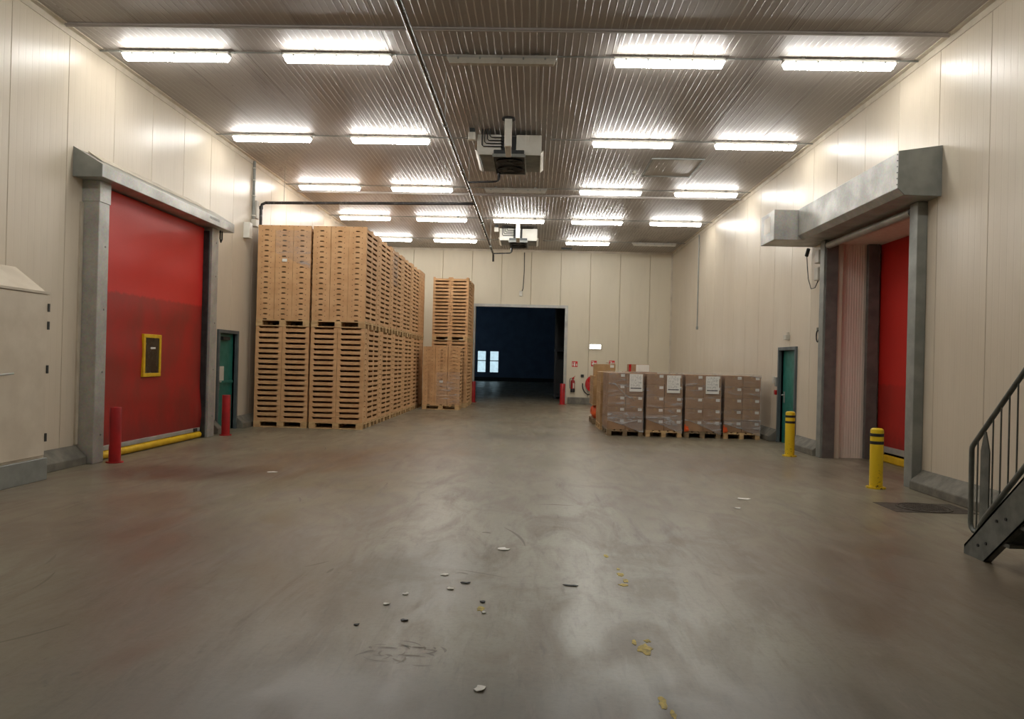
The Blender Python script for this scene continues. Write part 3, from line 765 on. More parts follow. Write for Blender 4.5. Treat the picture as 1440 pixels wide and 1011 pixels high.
# ------------------------------------------------------------------ green doors
def green_door(name, side, y0, y1, zt, label):
    X = XL if side == 'L' else XR
    s = 1 if side == 'L' else -1
    t = structure(name, MB().box(min(X - s * 0.10, X - s * 0.06), max(X - s * 0.10, X - s * 0.06), y0, y1, 0.0, zt), 'green', label, 'door', bevel=0.003)
    f0, f1 = sorted((X - s * 0.10, X + s * 0.045))
    w = 0.07
    for a in ((y0 - w, y0, 0, zt + w), (y1, y1 + w, 0, zt + w), (y0, y1, zt, zt + w)):
        part('frame', box(f0, f1, *a), 'frame_grey', t, 0.004)
    # lever handle with plate
    hy = y1 - 0.12 if side == 'R' else y0 + 0.2
    hx = X - s * 0.06
    part('handle_plate', box(min(hx, hx + s * 0.012), max(hx, hx + s * 0.012), hy - 0.025, hy + 0.025, 0.86, 1.10), 'galv', t)
    part('handle', MB().tube([(hx, hy, 1.03), (hx + s * 0.06, hy, 1.03), (hx + s * 0.07, hy - 0.02, 1.03), (hx + s * 0.07, hy - 0.13, 1.03)], 0.011, 8), 'galv', t, smooth=True)
    if side == 'L':
        part('push_bar', box(X - 0.06, X - 0.02, y0 + 0.02, y1 - 0.05, 1.0, 1.05), 'green', t)
        part('notice', box(X - 0.06, X - 0.055, y0 + 0.1, y0 + 0.45, 1.05, 1.35), 'offwhite', t)
        part('closer', box(X - 0.06, X - 0.0, y0 + 0.25, y0 + 0.6, 1.90, 1.97), 'dark_metal', t)
    return t
green_door('door_1', 'L', 15.08, 15.98, 2.04, 'green personnel door in a grey frame beside the left tray stacks')
green_door('door_2', 'R', 15.38, 16.34, 1.98, 'narrow green door in a dark grey frame behind a yellow bollard')
structure('wall_door_backing', box(XR + 0.11, XR + 0.16, 15.2, 16.5, 0, 2.1), 'far_dark', 'dark backing behind the right green door', 'wall')
solo('door_sensor', MB().box(XR - 0.09, XR - 0.002, 15.78, 15.94, 2.20, 2.30).box(XR - 0.05, XR - 0.002, 15.84, 15.88, 2.30, 2.36), 'offwhite', 'small white sensor above the narrow green door', 'sensor', bevel=0.006)
t = thing('light_switches', 'pair of small grey switches with a red box beside the narrow green door', 'switch', (XR, 16.6, 1.0))
part('switch', box(XR - 0.05, XR - 0.002, 16.66, 16.74, 1.26, 1.42), 'offwhite', t, 0.006)
part('switch', box(XR - 0.05, XR - 0.002, 16.46, 16.56, 1.20, 1.40), 'grey_metal', t, 0.006)
part('alarm_box', box(XR - 0.06, XR - 0.002, 16.44, 16.56, 1.02, 1.12), 'red_gloss', t, 0.006)
solo('wall_conduit', MB().cyl((XR - 0.025, 24.65, 2.87), (XR - 0.025, 24.65, H - 0.1), 0.018, n=8).box(XR - 0.05, XR - 0.002, 24.6, 24.7, 2.80, 2.90), 'grey_metal', 'thin vertical conduit high on the far part of the right wall', 'conduit')

# ------------------------------------------------------------------ boxed out white door housing, far left
t = thing('door_housing', 'white boxed-out door housing with a grey base at the left edge', 'housing', (XL, 7.5, 0))
part('body', MB().prism([(XL + 0.001, 0.0), (-6.03, 0.0), (-6.03, 2.30), (XL + 0.001, 2.62)], 'y', 5.2, 9.08), 'whitedoor', t, 0.006)
part('ledge', MB().box(-6.03, -6.0, 5.2, 9.085, 2.285, 2.315), 'trim', t)
dl = part('door_leaf', MB().box(-6.03, -6.008, 7.95, 9.05, 0.30, 2.275), 'whitedoor', t, 0.004)
for z in (2.12, 1.90, 1.36, 0.52): part('hinge', box(-6.01, -5.995, 9.045, 9.075, z - 0.05, z + 0.05), 'dark_metal', dl)
part('handle', MB().tube([(-6.01, 8.12, 1.30), (-5.95, 8.12, 1.30), (-5.945, 8.15, 1.305), (-5.945, 8.38, 1.32)], 0.012, 8), 'galv', dl, smooth=True)
part('base_plate', MB().box(-6.03, -5.985, 5.2, 9.085, 0.0, 0.27), 'grey_metal', t, 0.006)

# ------------------------------------------------------------------ bollards
def red_bollard(x, y, h, r, label):
    t = thing('red_bollard', label, 'bollard', (x, y, 0), 'red bollards')
    part('base_plate', MB().cyl((x, y, 0), (x, y, 0.018), r * 1.45, n=20), 'red_paint', t)
    part('post', MB().lathe((x, y, 0.018), [(r, 0), (r, h - 0.03), (r * 0.96, h - 0.02), (0.0, h - 0.018)], 24), 'red_paint', t, smooth=True)
red_bollard(-6.01, 10.62, 0.80, 0.080, 'red round bollard in front of the big red door, nearest one')
red_bollard(-6.06, 14.62, 0.80, 0.080, 'red round bollard beside the far post of the big red door')
red_bollard(-2.32, 28.75, 0.80, 0.10, 'red round bollard at the left side of the dark doorway')
red_bollard(1.13, 28.75, 0.80, 0.10, 'red round bollard at the right side of the dark doorway')
def yellow_bollard(x, y, label):
    r = 0.085
    t = thing('yellow_bollard', label, 'bollard', (x, y, 0), 'yellow bollards')
    part('base_plate', MB().cyl((x, y, 0), (x, y, 0.02), 0.125, n=24), 'bollard_y', t)
    part('post', MB().lathe((x, y, 0.02), [(r, 0), (r, 0.755), (r * 0.94, 0.78), (r * 0.7, 0.795), (0, 0.80)], 28), 'bollard_y', t, smooth=True)
    for z in (0.705, 0.60): part('black_band', MB().lathe((x, y, z), [(r + .001, 0), (r + .0015, 0.001), (r + .0015, 0.041), (r + .001, 0.042)], 28), 'black', t, smooth=True)
yellow_bollard(4.70, 10.33, 'yellow bollard with two black bands, nearer one by the recessed door')
yellow_bollard(4.71, 13.80, 'yellow bollard with two black bands standing before the narrow green door')

# ------------------------------------------------------------------ stairs on the right
SX0, SX1 = 3.86, 4.72
t = thing('steel_stairs', 'grey steel staircase with a tubular handrail at the right edge', 'stairs', (SX0, 6.6, 0))
def stringer(x):
    pts = [(6.76, 0.0), (6.76, 0.075), (4.10, 2.52), (3.90, 2.52), (3.90, 2.26), (6.46, 0.0)]
    m = MB().prism(pts, 'x', x, x + 0.012)
    top = [(6.76, 0.075), (6.755, 0.055), (4.10, 2.50), (4.10, 2.52)]
    m.prism(top, 'x', x, x + 0.06)
    m.prism([(6.46, 0.0), (6.48, 0.0), (3.92, 2.28), (3.90, 2.26)], 'x', x, x + 0.06)
    return m
part('stringer', stringer(SX0), 'stair', t)
part('stringer', stringer(SX1), 'stair', t)
for k in range(12):
    z = 0.19 + 0.184 * k; y = 6.42 - 0.20 * k
    part('tread', MB().box(SX0 + 0.012, SX1, y - 0.27, y, z, z + 0.03), 'stair', t)
    part('riser', MB().box(SX0 + 0.012, SX1, y - 0.215, y - 0.20, z + 0.03, z + 0.184), 'stair', t)
part('landing', MB().box(SX0, XR - 0.01, 2.6, 4.10, 2.46, 2.52), 'stair', t)
for y in (2.7, 3.95):
    for x in (SX0 + 0.05, SX1): part('leg', box(x - 0.04, x + 0.04, y - 0.04, y + 0.04, 0, 2.46), 'stair', t)
xr = SX0 + 0.035
rail = [(xr, 6.62, 0.22), (xr, 6.68, 0.215), (xr, 6.715, 0.24), (xr, 6.73, 0.28), (xr, 6.735, 0.92), (xr, 6.73, 0.945), (xr, 6.715, 0.965), (xr, 4.20, 3.45), (xr, 4.1, 3.56)]
part('handrail', MB().tube(rail, 0.022, 12), 'stair', t, smooth=True)
part('lower_rail', MB().tube([(xr, 6.62, 0.22), (xr, 6.58, 0.29), (xr, 6.53, 0.355), (xr, 4.1, 2.80)], 0.022, 12), 'stair', t, smooth=True)
for k in range(25):
    y = 6.645 - 0.105 * k
    if 6.47 < y < 6.60: continue
    zt = 0.965 + (6.715 - y) * 0.988; zb = 0.24 if y > 6.6 else 0.355 + (6.53 - y) * 1.006
    part('baluster', MB().cyl((xr, y, zb), (xr, y, zt), 0.007, n=8), 'stair', t)
part('post_plate', MB().prism([(6.595, 0.15), (6.595, 0.93), (6.545, 1.10), (6.53, 1.10), (6.475, 0.93), (6.475, 0.28)], 'x', xr - 0.006, xr + 0.006), 'stair', t)
for (y, z) in ((6.55, 0.12), (6.44, 0.16), (6.30, 0.38), (6.18, 0.42)):
    part('bolt', MB().cyl((SX0 - 0.008, y, z), (SX0, y, z), 0.014, n=6), 'dark_metal', t)

# ------------------------------------------------------------------ drain cover on the floor
t = thing('manhole_cover', 'round cast iron drain cover in the floor by the stairs', 'drain cover', (4.62, 8.93, 0))
part('surround', MB().prism([(4.16, 9.22), (5.08, 9.22), (5.08, 8.62), (4.16, 8.62)], 'z', 0.0, 0.003), 'iron', t)
part('rim', MB().lathe((4.62, 8.92, 0), [(0.30, 0.003), (0.30, 0.010), (0.27, 0.011), (0.27, 0.003)], 32), 'iron', t)
part('lid', MB().lathe((4.62, 8.92, 0), [(0.262, 0.003), (0.262, 0.008), (0.0, 0.008)], 32), 'iron', t)
lb = MB()
for i in range(-4, 5):
    for j in range(-4, 5):
        if i * i + j * j < 19: lb.box(4.62 + i * 0.052 - 0.016, 4.62 + i * 0.052 + 0.016, 8.92 + j * 0.052 - 0.016, 8.92 + j * 0.052 + 0.016, 0.008, 0.012)
part('studs', lb, 'iron', t)

# ------------------------------------------------------------------ pallets
def pallet_pieces(L=1.2, W=0.8):
    """EUR pallet, long side along x, centred, z from 0"""
    out = []
    h = 0.144
    for y in (-W / 2 + 0.05, 0, W / 2 - 0.05):
        out.append(('bottom_board', MB().box(-L / 2, L / 2, y - 0.05, y + 0.05, 0, 0.022)))
    for y in (-W / 2 + 0.05, 0, W / 2 - 0.05):
        for x in (-L / 2 + 0.0725, 0, L / 2 - 0.0725):
            out.append(('block', MB().box(x - 0.0725, x + 0.0725, y - 0.049, y + 0.049, 0.022, 0.100)))
    for x in (-L / 2 + 0.0725, 0, L / 2 - 0.0725):
        out.append(('cross_board', MB().box(x - 0.0725, x + 0.0725, -W / 2, W / 2, 0.100, 0.122)))
    for k in range(5):
        w = 0.145 if k in (0, 2, 4) else 0.10
        y = -W / 2 + 0.0725 + k * (W - 0.145) / 4
        out.append(('top_board', MB().box(-L / 2, L / 2, y - w / 2, y + w / 2, 0.122, h)))
    return out
def pallet_thing(mat):
    t = thing('wooden_pallet', '', 'pallet')
    for n, mb in pallet_pieces(): part(n, mb, mat, t, 0.002)
    return t
def pallet_mesh(mat):
    mb = MB()
    for n, q in pallet_pieces(): mb.add(q.v, q.f)
    return mb.mesh('wooden_pallet', [mat])
PAL = {'pallet': [pallet_thing('pallet'), False], 'pallet_old': [pallet_thing('pallet_old'), False]}
PALM = {'pallet': pallet_mesh('pallet'), 'pallet_old': pallet_mesh('pallet_old')}
def place_pallet(x, y, z, label, group, rot=0.0, mat='pallet', detail=True):
    if detail:
        t, u = PAL[mat]
        if not u:
            t.location = (x, y, z); t.rotation_euler = (0, 0, rot); t['label'] = label; t['group'] = group; PAL[mat][1] = True; return t
        return dup(t, (x, y, z), label, group, rot)
    o = link('wooden_pallet', PALM[mat], None, (x, y, z)); o.rotation_euler = (0, 0, rot)
    return tag(o, label, 'pallet', group)

# ------------------------------------------------------------------ cardboard trays
TL, TW, TH = 0.596, 0.394, 0.1172
def tray_mb(simple=False):
    """long side along x, centred, z from 0"""
    mb = MB(); w = 0.007; l, b, h = TL / 2, TW / 2, TH - 0.0012
    prof = [(-l, 0), (l, 0), (l, h), (0.230, h), (0.210, h - 0.046), (-0.210, h - 0.046), (-0.230, h), (-l, h)]
    mb.prism(prof, 'y', -b, -b + w); mb.prism(prof, 'y', b - w, b)
    sp = [(-b + w, 0), (-0.045, 0), (-0.038, 0.024), (0.038, 0.024), (0.045, 0), (b - w, 0), (b - w, h), (-b + w, h)]
    mb.prism(sp, 'x', -l, -l + w); mb.prism(sp, 'x', l - w, l)
    mb.box(-l + w, l - w, -b + w, b - w, 0.030, 0.036)
    for s in (-1, 1):
        for y in (-0.1, 0.1):
            c = s * l
            pts = [(c + s * 0.0012, y + 0.009 * math.cos(k * math.pi / 3), h - 0.016 + 0.009 * math.sin(k * math.pi / 3)) for k in range(6)]
            mb.add(pts, [tuple(range(6))], 1)
    return mb
TRAY = tray_mb()
TRAY_ME = TRAY.mesh('cardboard_tray', ['kraft', 'hole'])
rest = MB()
NV = [(v[0], v[1], v[2]) for v in TRAY.v]
def rest_tray(x, y, z, rot):
    c, s = math.cos(rot), math.sin(rot)
    o = len(rest.v)
    rest.v += [(x + c * a - s * b, y + s * a + c * b, z + e) for a, b, e in NV]
    for f, m in zip(TRAY.f, TRAY.mi): rest.f.append(tuple(i + o for i in f)); rest.mi.append(m)
def single_tray(x, y, z, rot, label):
    o = link('cardboard_tray', TRAY_ME, None, (x, y, z)); o.rotation_euler = (0, 0, rot)
    tag(o, label, 'tray', 'kraft cardboard trays in the left stacks')
NR = 18
rj = random.Random(11)
def column(x, y, z, rot, namer=None, n=NR):
    dx, dy = rj.uniform(-.004, .004), rj.uniform(-.004, .004)
    for k in range(n):
        a = (x + dx + rj.uniform(-.002, .002), y + dy + rj.uniform(-.002, .002), z + k * TH, rot)
        if namer: single_tray(*a, namer(k))
        else: rest_tray(*a)
PX = [-5.62, -4.375]           # centres of the two pallet rows
SY = 16.50
PPITCH = 0.807
Z_LOW = 0.144
Z_UP = Z_LOW + NR * TH + 0.004
Z_UPT = Z_UP + 0.144
# row layout along the depth: 'D' trays lie across (0.4 deep), 'S' trays point at us (0.6 deep)
low_rows = 'DSS' * 5 + 'DD'
up_rows = 'SSD' * 5 + 'DD'
def fill(rows, z, tier, n_single):
    y = SY
    for r, kind in enumerate(rows):
        dep = 0.403 if kind == 'D' else 0.603
        yc = y + dep / 2
        for ci, px in enumerate(PX):
            if kind == 'D': xs, rot = [px - 0.30, px + 0.30], 0.0
            else: xs, rot = [px - 0.40, px, px + 0.40], math.pi / 2
            for xi, x in enumerate(xs):
                edge = ci == 1 and xi == len(xs) - 1
                if r == 0:
                    col = ci * len(xs) + xi
                    colname = ['leftmost', 'second', 'third', 'fourth', 'fifth', 'sixth'][col] if col < 2 * len(xs) - 1 else 'rightmost'
                    column(x, yc, z, rot, lambda k: 'kraft tray %s from bottom in the %s front column of the %s tier' % (ORD[k], colname, tier))
                elif edge and r < n_single:
                    column(x, yc, z, rot, lambda k: 'kraft tray %s from bottom, side column %s back in the %s tier' % (ORD[k], ORD[r], tier))
                elif edge: column(x, yc, z, rot)
                elif r == 1 and tier == 'lower': column(x, yc, z, rot)
                else:
                    w = (TL if kind == 'D' else TW) / 2 - 0.004
                    rest.box(x - w, x + w, yc - dep / 2 + 0.006, yc + dep / 2 - 0.006, z, z + NR * TH - 0.01)
        y += dep + 0.0045 * (1.0 if (r + 1) % 3 == 0 else 0)
    return y
fill(low_rows, Z_LOW, 'lower', 4)
fill(up_rows, Z_UPT, 'upper', 4)
for tier, z in (('floor-level', 0.0), ('upper tier', Z_UP)):
    for k in range(11):
        for ci, px in enumerate(PX):
            if ci == 0 and k > 0 and z == 0.0: pass
            yc = SY + 0.40 + k * PPITCH
            if ci == 0 and k > 1: continue
            side = 'left' if ci == 0 else 'right'
            lab = '%s pale wooden pallet in the %s row of tray stacks, %s' % (tier, side, 'at the front' if k == 0 else ORD[k] + ' from front')
            place_pallet(px, yc, z, lab, 'pallets under the tray stacks', 0, 'pallet', detail=(k < 2))
# far stacks left of the doorway
FX = -2.955
yF = 23.9
place_pallet(FX, yF + 0.4, 0, 'pale wooden pallet under the shorter far tray stack near the doorway', 'pallets under the tray stacks', 0, 'pallet', False)
for i in (-1, 0, 1):
    column(FX + i * 0.40, yF + 0.3, 0.144, math.pi / 2, None, 16)
rest.box(FX - 0.59, FX + 0.59, yF + 0.61, yF + 0.79, 0.144, 0.144 + 15 * TH)
yB = 25.15; XB = -2.86
for k in range(3):
    place_pallet(XB, yB + 0.4 + k * PPITCH, 0, 'floor-level pallet under the tall far tray stack, %s from front' % ORD[k], 'pallets under the tray stacks', 0, 'pallet', False)
    place_pallet(XB, yB + 0.4 + k * PPITCH, Z_UP, 'raised pallet between tiers of the tall far tray stack, %s from front' % ORD[k], 'pallets under the tray stacks', 0, 'pallet', False)
for z, nr in ((0.144, NR), (Z_UPT, 17)):
    y = yB
    for kind in 'DSSDD':
        dep = 0.403 if kind == 'D' else 0.603
        if kind == 'D':
            for x in (XB - 0.3, XB + 0.3): column(x, y + dep / 2, z, 0, None, nr)
        else: column(XB + 0.4, y + dep / 2, z, math.pi / 2, None, nr); rest.box(XB - 0.59, XB + 0.19, y + 0.01, y + dep - 0.01, z, z + nr * TH - 0.01)
        y += dep
o = solo('cardboard_trays', rest, ['kraft', 'hole'], 'remaining kraft cardboard trays of the receding stacks on the left', 'trays', None, 'stuff')
# white slips on the stacks
solo('label_slip', box(-5.66, -5.55, SY - 0.006, SY - 0.003, 3.70, 3.765), 'paper', 'small white slip on the upper front trays, second column', 'label')
solo('label_slip', box(FX - 0.06, FX + 0.06, yF - 0.006, yF - 0.003, 0.86, 0.94), 'paper', 'small white slip on the shorter far tray stack', 'label')

# ------------------------------------------------------------------ film wraps
def film_panel(p0, ux, uz, w, h, nx, nz, seed, amp=0.012, cut=None, nrm=(0, -1, 0)):
    """wrinkled sheet with thickness; cut(s) lifts the lower edge"""
    p0, ux, uz, nrm = Vector(p0), Vector(ux), Vector(uz), Vector(nrm)
    vs = []
    for side in (0, 1):
        for j in range(nz + 1):
            for i in range(nx + 1):
                s = i / nx; zl = cut(s) if cut else 0.0
                t = zl + (h - zl) * j / nz
                q = Vector((s * w * 5 + seed, t * 9 + s * 2.2, seed))
                d = amp * abs(noise.noise(q)) + (0.0012 if side else 0.0)
                vs.append(p0 + ux * (s * w) + uz * t + nrm * d)
    n = (nx + 1) * (nz + 1); fs = []
    for j in range(nz):
        for i in range(nx):
            q = (j * (nx + 1) + i, j * (nx + 1) + i + 1, (j + 1) * (nx + 1) + i + 1, (j + 1) * (nx + 1) + i)
            fs.append(q)
    return MB().add(vs[:n], fs)

# ------------------------------------------------------------------ cartons on the right
CX = [2.07, 2.93, 3.79, 4.655]
CY = 16.75
CWD, CDP, CH = 0.392, 0.594, 0.253
CZ = 0.144
def carton_proto(mat):
    mb = MB().box(-CWD / 2, CWD / 2, -CDP / 2, CDP / 2, 0.0, CH - 0.003)
    o = link('carton', mb.mesh('carton', [mat], (0, 0, 0), 0.006)); ORG[o] = Vector((0, 0, 0))
    part('label', box(0.082, 0.168, -CDP / 2 - 0.0012, -CDP / 2, CH - 0.085, CH - 0.025), 'paper', o)
    part('tape', MB().box(-0.025, 0.025, -CDP / 2 - 0.0008, CDP / 2 + 0.0008, CH - 0.003, CH - 0.0022).box(-0.025, 0.025, -CDP / 2 - 0.0008, -CDP / 2, CH - 0.06, CH - 0.003), 'carton_light', o)
    return o
protos = {'carton': [carton_proto('carton'), False], 'carton_light': [carton_proto('carton_light'), False]}
rc = random.Random(5)
def carton(x, y, z, label, mat='carton', rot=None):
    rot = rc.uniform(-.008, .008) if rot is None else rot
    o, u = protos[mat]
    if not u:
        o.location = (x, y, z); o.rotation_euler = (0, 0, rot); tag(o, label, 'carton', 'brown cartons on pallets'); protos[mat][1] = True; return o
    c = dup(o, (x, y, z), label, 'brown cartons on pallets', rot); tag(c, label, 'carton'); return c
sname = ['leftmost', 'second', 'third', 'rightmost']
for si, cx in enumerate(CX):
    place_pallet(cx, CY + 0.6, 0, 'wooden pallet under the %s front stack of wrapped cartons' % sname[si], 'pallets under the cartons', math.pi / 2, 'pallet' if si in (1, 3) else 'pallet_old')
    tilt = (0, 0, 0.0, 0)[si]
    for lay in range(5):
        for ci in (0, 1):
            x = cx + (-0.199 if ci == 0 else 0.199) + rc.uniform(-.003, .003)
            carton(x, CY + 0.30 + rc.uniform(-.006, .004), CZ + lay * CH, 'brown carton, %s layer up, %s half of the %s wrapped stack front' % (ORD[lay], 'left' if ci == 0 else 'right', sname[si]))
            if ci == 0 and si == 0:
                carton(x, CY + 0.90, CZ + lay * CH, 'brown carton, %s layer up, rear left of the leftmost wrapped stack' % ORD[lay])
    core = MB().box(cx - (0.39 if si else -0.01), cx + 0.39, CY + 0.62, CY + 1.19, CZ, CZ + 5 * CH - 0.01)
    solo('carton_block', core, 'carton', 'tightly packed rear cartons of the %s wrapped stack' % sname[si], 'cartons', None, 'stuff', bevel=0.006)
# second pallet behind the leftmost stack: cartons only taped
X2, Y2 = 2.03, 18.12
place_pallet(X2, Y2 + 0.6, 0, 'wooden pallet under the carton stack behind the leftmost wrapped stack', 'pallets under the cartons', math.pi / 2, 'pallet', False)
for lay in range(5):
    for d in (0, 1):
        carton(X2 - 0.199, Y2 + 0.3 + 0.6 * d, CZ + lay * CH, 'lighter brown carton, %s layer up, %s of the stack behind the leftmost' % (ORD[lay], 'front' if d == 0 else 'rear'), 'carton_light')
solo('carton_block', box(X2 + 0.005, X2 + 0.39, Y2 + 0.01, Y2 + 1.19, CZ, CZ + 5 * CH - 0.01), 'carton_light', 'right half cartons of the stack behind the leftmost wrapped stack', 'cartons', None, 'stuff', bevel=0.006)
# third pallet: mixed load, orange bags below, loose cartons on top
X3, Y3 = 1.98, 19.75
place_pallet(X3, Y3 + 0.6, 0, 'worn pallet carrying orange bags and loose cartons beyond the carton stacks', 'pallets under the cartons', math.pi / 2, 'pallet_old', False)
def bag(x, y, z, sx, sy, sz, seed, label):
    bm = bmesh.new(); bmesh.ops.create_icosphere(bm, subdivisions=2, radius=1)
    for v in bm.verts:
        k = 1 + 0.22 * noise.noise(v.co * 2.2 + Vector((seed, 0, 0)))
        v.co = Vector((v.co.x * sx * k, v.co.y * sy * k, max(-0.75, v.co.z) * sz * k))
    me = bpy.data.meshes.new('orange_bag'); bm.to_mesh(me); bm.free(); me.materials.append(M['orange'])
    mz = min(v.co.z for v in me.vertices)
    for v in me.vertices: v.co.z -= mz
    for p in me.polygons: p.use_smooth = True
    o = link('orange_bag', me, None, (x, y, z)); tag(o, label, 'bag', 'orange bags'); return o
bag(X3 - 0.25, Y3 + 0.22, 0.144, 0.17, 0.2, 0.19, 1, 'crumpled orange bag at the near corner of the worn pallet')
bag(X3 - 0.23, Y3 + 0.62, 0.144, 0.16, 0.18, 0.18, 2, 'crumpled orange bag in the middle of the worn pallet')
bag(X3 - 0.23, Y3 + 1.0, 0.144, 0.16, 0.18, 0.18, 3, 'crumpled orange bag at the far end of the worn pallet')
solo('carton_block', box(X3 - 0.04, X3 + 0.38, Y3 + 0.02, Y3 + 1.18, 0.144, 0.50), 'carton', 'cartons hidden beside the orange bags on the worn pallet', 'cartons', None, 'stuff', bevel=0.006)
solo('deck_board', box(X3 - 0.40, X3 + 0.40, Y3, Y3 + 1.2, 0.50, 0.52), 'pallet', 'thin board laid over the orange bags', 'board')
for lay in range(3):
    for d in (0, 1):
        carton(X3 - 0.199, Y3 + 0.3 + 0.6 * d, 0.522 + lay * CH, 'brown carton on the board above the orange bags, %s layer, %s' % (ORD[lay], 'near' if d == 0 else 'far'), 'carton_light')
    carton(X3 + 0.199, Y3 + 0.3, 0.522 + lay * CH, 'brown carton above the orange bags, right side, %s layer' % ORD[lay], 'carton_light')
t = thing('open_carton', 'big open brown carton on top of the mixed pallet beyond the stacks', 'carton', (X3 - 0.05, Y3 + 0.5, 0.522 + 3 * CH))
zb = 0.522 + 3 * CH
part('body', MB().box(X3 - 0.36, X3 + 0.20, Y3 + 0.25, Y3 + 0.65, zb, zb + 0.31), 'carton_light', t, 0.006)
part('label', box(X3 + 0.06, X3 + 0.16, Y3 + 0.248, Y3 + 0.25, zb + 0.22, zb + 0.29), 'paper', t)
part('flap', MB().add([(X3 + 0.20, Y3 + 0.25, zb + 0.31), (X3 + 0.20, Y3 + 0.65, zb + 0.31), (X3 - 0.02, Y3 + 0.65, zb + 0.35), (X3 - 0.02, Y3 + 0.25, zb + 0.35),
     (X3 + 0.20, Y3 + 0.25, zb + 0.316), (X3 + 0.20, Y3 + 0.65, zb + 0.316), (X3 - 0.02, Y3 + 0.65, zb + 0.356), (X3 - 0.02, Y3 + 0.25, zb + 0.356)],
     [(3, 2, 1, 0), (4, 5, 6, 7), (0, 1, 5, 4), (1, 2, 6, 5), (2, 3, 7, 6), (3, 0, 4, 7)]), 'carton_light', t)
# another pallet to the right of it with a papered box showing above
X4 = 2.86
place_pallet(X4, Y3 + 0.6, 0, 'pallet behind the second wrapped stack carrying the papered box', 'pallets under the cartons', math.pi / 2, 'pallet', False)
solo('carton_block', box(X4 - 0.39, X4 + 0.39, Y3 + 0.01, Y3 + 1.19, 0.144, 0.144 + 5 * CH), 'carton', 'carton block behind the wrapped stacks under the papered box', 'cartons', None, 'stuff', bevel=0.006)
zt4 = 0.144 + 5 * CH
t = thing('papered_box', 'brown box with a white sheet on its front, on top behind the stacks', 'carton', (X4 - 0.1, Y3 + 0.4, zt4))
part('body', MB().box(X4 - 0.33, X4 + 0.22, Y3 + 0.2, Y3 + 0.6, zt4, zt4 + 0.20), 'carton', t, 0.005)
part('sheet', box(X4 - 0.14, X4 + 0.21, Y3 + 0.197, Y3 + 0.20, zt4 + 0.005, zt4 + 0.19), 'paper', t)
part('red_tape', box(X4 - 0.33, X4 - 0.27, Y3 + 0.196, Y3 + 0.20, zt4, zt4 + 0.20), 'red_gloss', t)

# delivery sheets on the front
for si, (dx, dz) in enumerate(((0.22, 0.0), (0.19, -0.01), (0.19, -0.01))):
    x = CX[si] + dx
    w, h = 0.29, 0.39
    zt = CZ + 5 * CH - 0.02 + dz
    o = solo('delivery_sheet', box(x - w / 2, x + w / 2, CY - 0.026, CY - 0.0245, zt - h, zt), 'sheet', 'printed white delivery sheet on the %s wrapped carton stack' % sname[si], 'paper sheet', 'delivery sheets')
# film
for si, cx in enumerate(CX):
    t = thing('stretch_wrap', 'clear stretch film wrapped round the %s front carton stack' % sname[si], 'film', (cx, CY, 0.1), 'stretch films')
    hh = 5 * CH + 0.09
    lo = (0.30, 0.34, 0.36, 0.28)[si]
    cut = lambda s, lo=lo: max(0.02, lo * (1 - s) ** 0.8 - 0.02)
    part('front_sheet', film_panel((cx - 0.405, CY - 0.012, 0.08), (1, 0, 0), (0, 0, 1), 0.81, hh, 34, 46, si * 7.3, 0.013, cut), 'film', t, smooth=True)
    part('lower_layer', film_panel((cx - 0.406, CY - 0.024, 0.08), (1, 0, 0), (0, 0, 1), 0.812, (0.46, 0.42, 0.30, 0.36)[si], 30, 18, si * 5.3 + 2, 0.016, cut), 'film_thick', t, smooth=True)
    part('side_sheet', film_panel((cx - 0.407, CY + 1.2, 0.10), (0, -1, 0), (0, 0, 1), 1.21, hh - 0.02, 20, 30, si * 3.1 + 40, 0.012, None, (-1, 0, 0)), 'film', t, smooth=True)
    part('top_sheet', film_panel((cx - 0.405, CY - 0.012, 0.08 + hh), (1, 0, 0), (0, 1, 0), 0.81, 1.2, 12, 16, si * 2.7 + 9, 0.01, None, (0, 0, 1)), 'film', t, smooth=True)
    edge = [(cx - 0.405 + 0.81 * k / 12, CY - 0.020, 0.08 + cut(k / 12)) for k in range(13)]
    part('film_hem', MB().tube(edge, 0.008, 6), 'film_thick', t, smooth=True)
    if si == 0:
        part('film_twist', MB().tube([(cx - 0.39, CY - 0.026, 1.17), (cx - 0.25, CY - 0.027, 1.17), (cx - 0.02, CY - 0.027, 0.93), (cx + 0.2, CY - 0.024, 0.80)], 0.010, 6), 'film_thick', t, smooth=True)
    if si == 3:
        part('film_twist', MB().tube([(cx - 0.33, CY - 0.024, 0.70), (cx + 0.1, CY - 0.025, 0.52), (cx + 0.36, CY - 0.024, 0.42)], 0.005, 6), 'film', t, smooth=True)
t = thing('stretch_wrap', 'clear film round the cartons above the orange bags', 'film', (X3, Y3, 0.45), 'stretch films')
part('side_sheet', film_panel((X3 - 0.41, Y3 + 1.2, 0.45), (0, -1, 0), (0, 0, 1), 1.21, 0.7, 14, 16, 77, 0.012, None, (-1, 0, 0)), 'film', t, smooth=True)
t = thing('stretch_wrap', 'clear film on the upper left front trays', 'film', (PX[0], SY, 3.4), 'stretch films')
part('front_sheet', film_panel((PX[0] - 0.2, SY - 0.012, 3.55), (1, 0, 0), (0, 0, 1), 0.80, 0.85, 22, 20, 55, 0.012, lambda s: 0.35 * (1 - s)), 'film', t, smooth=True)
t = thing('stretch_wrap', 'clear film round the lower part of the shorter far tray stack', 'film', (FX, yF, 0.2), 'stretch films')
part('front_sheet', film_panel((FX - 0.15, yF - 0.012, 0.16), (1, 0, 0), (0, 0, 1), 0.76, 1.05, 18, 18, 65, 0.012, None), 'film', t, smooth=True)
t = thing('stretch_wrap', 'loose clear film hanging between the upper side tray columns', 'film', (-3.77, 19.8, 3.9), 'stretch films')
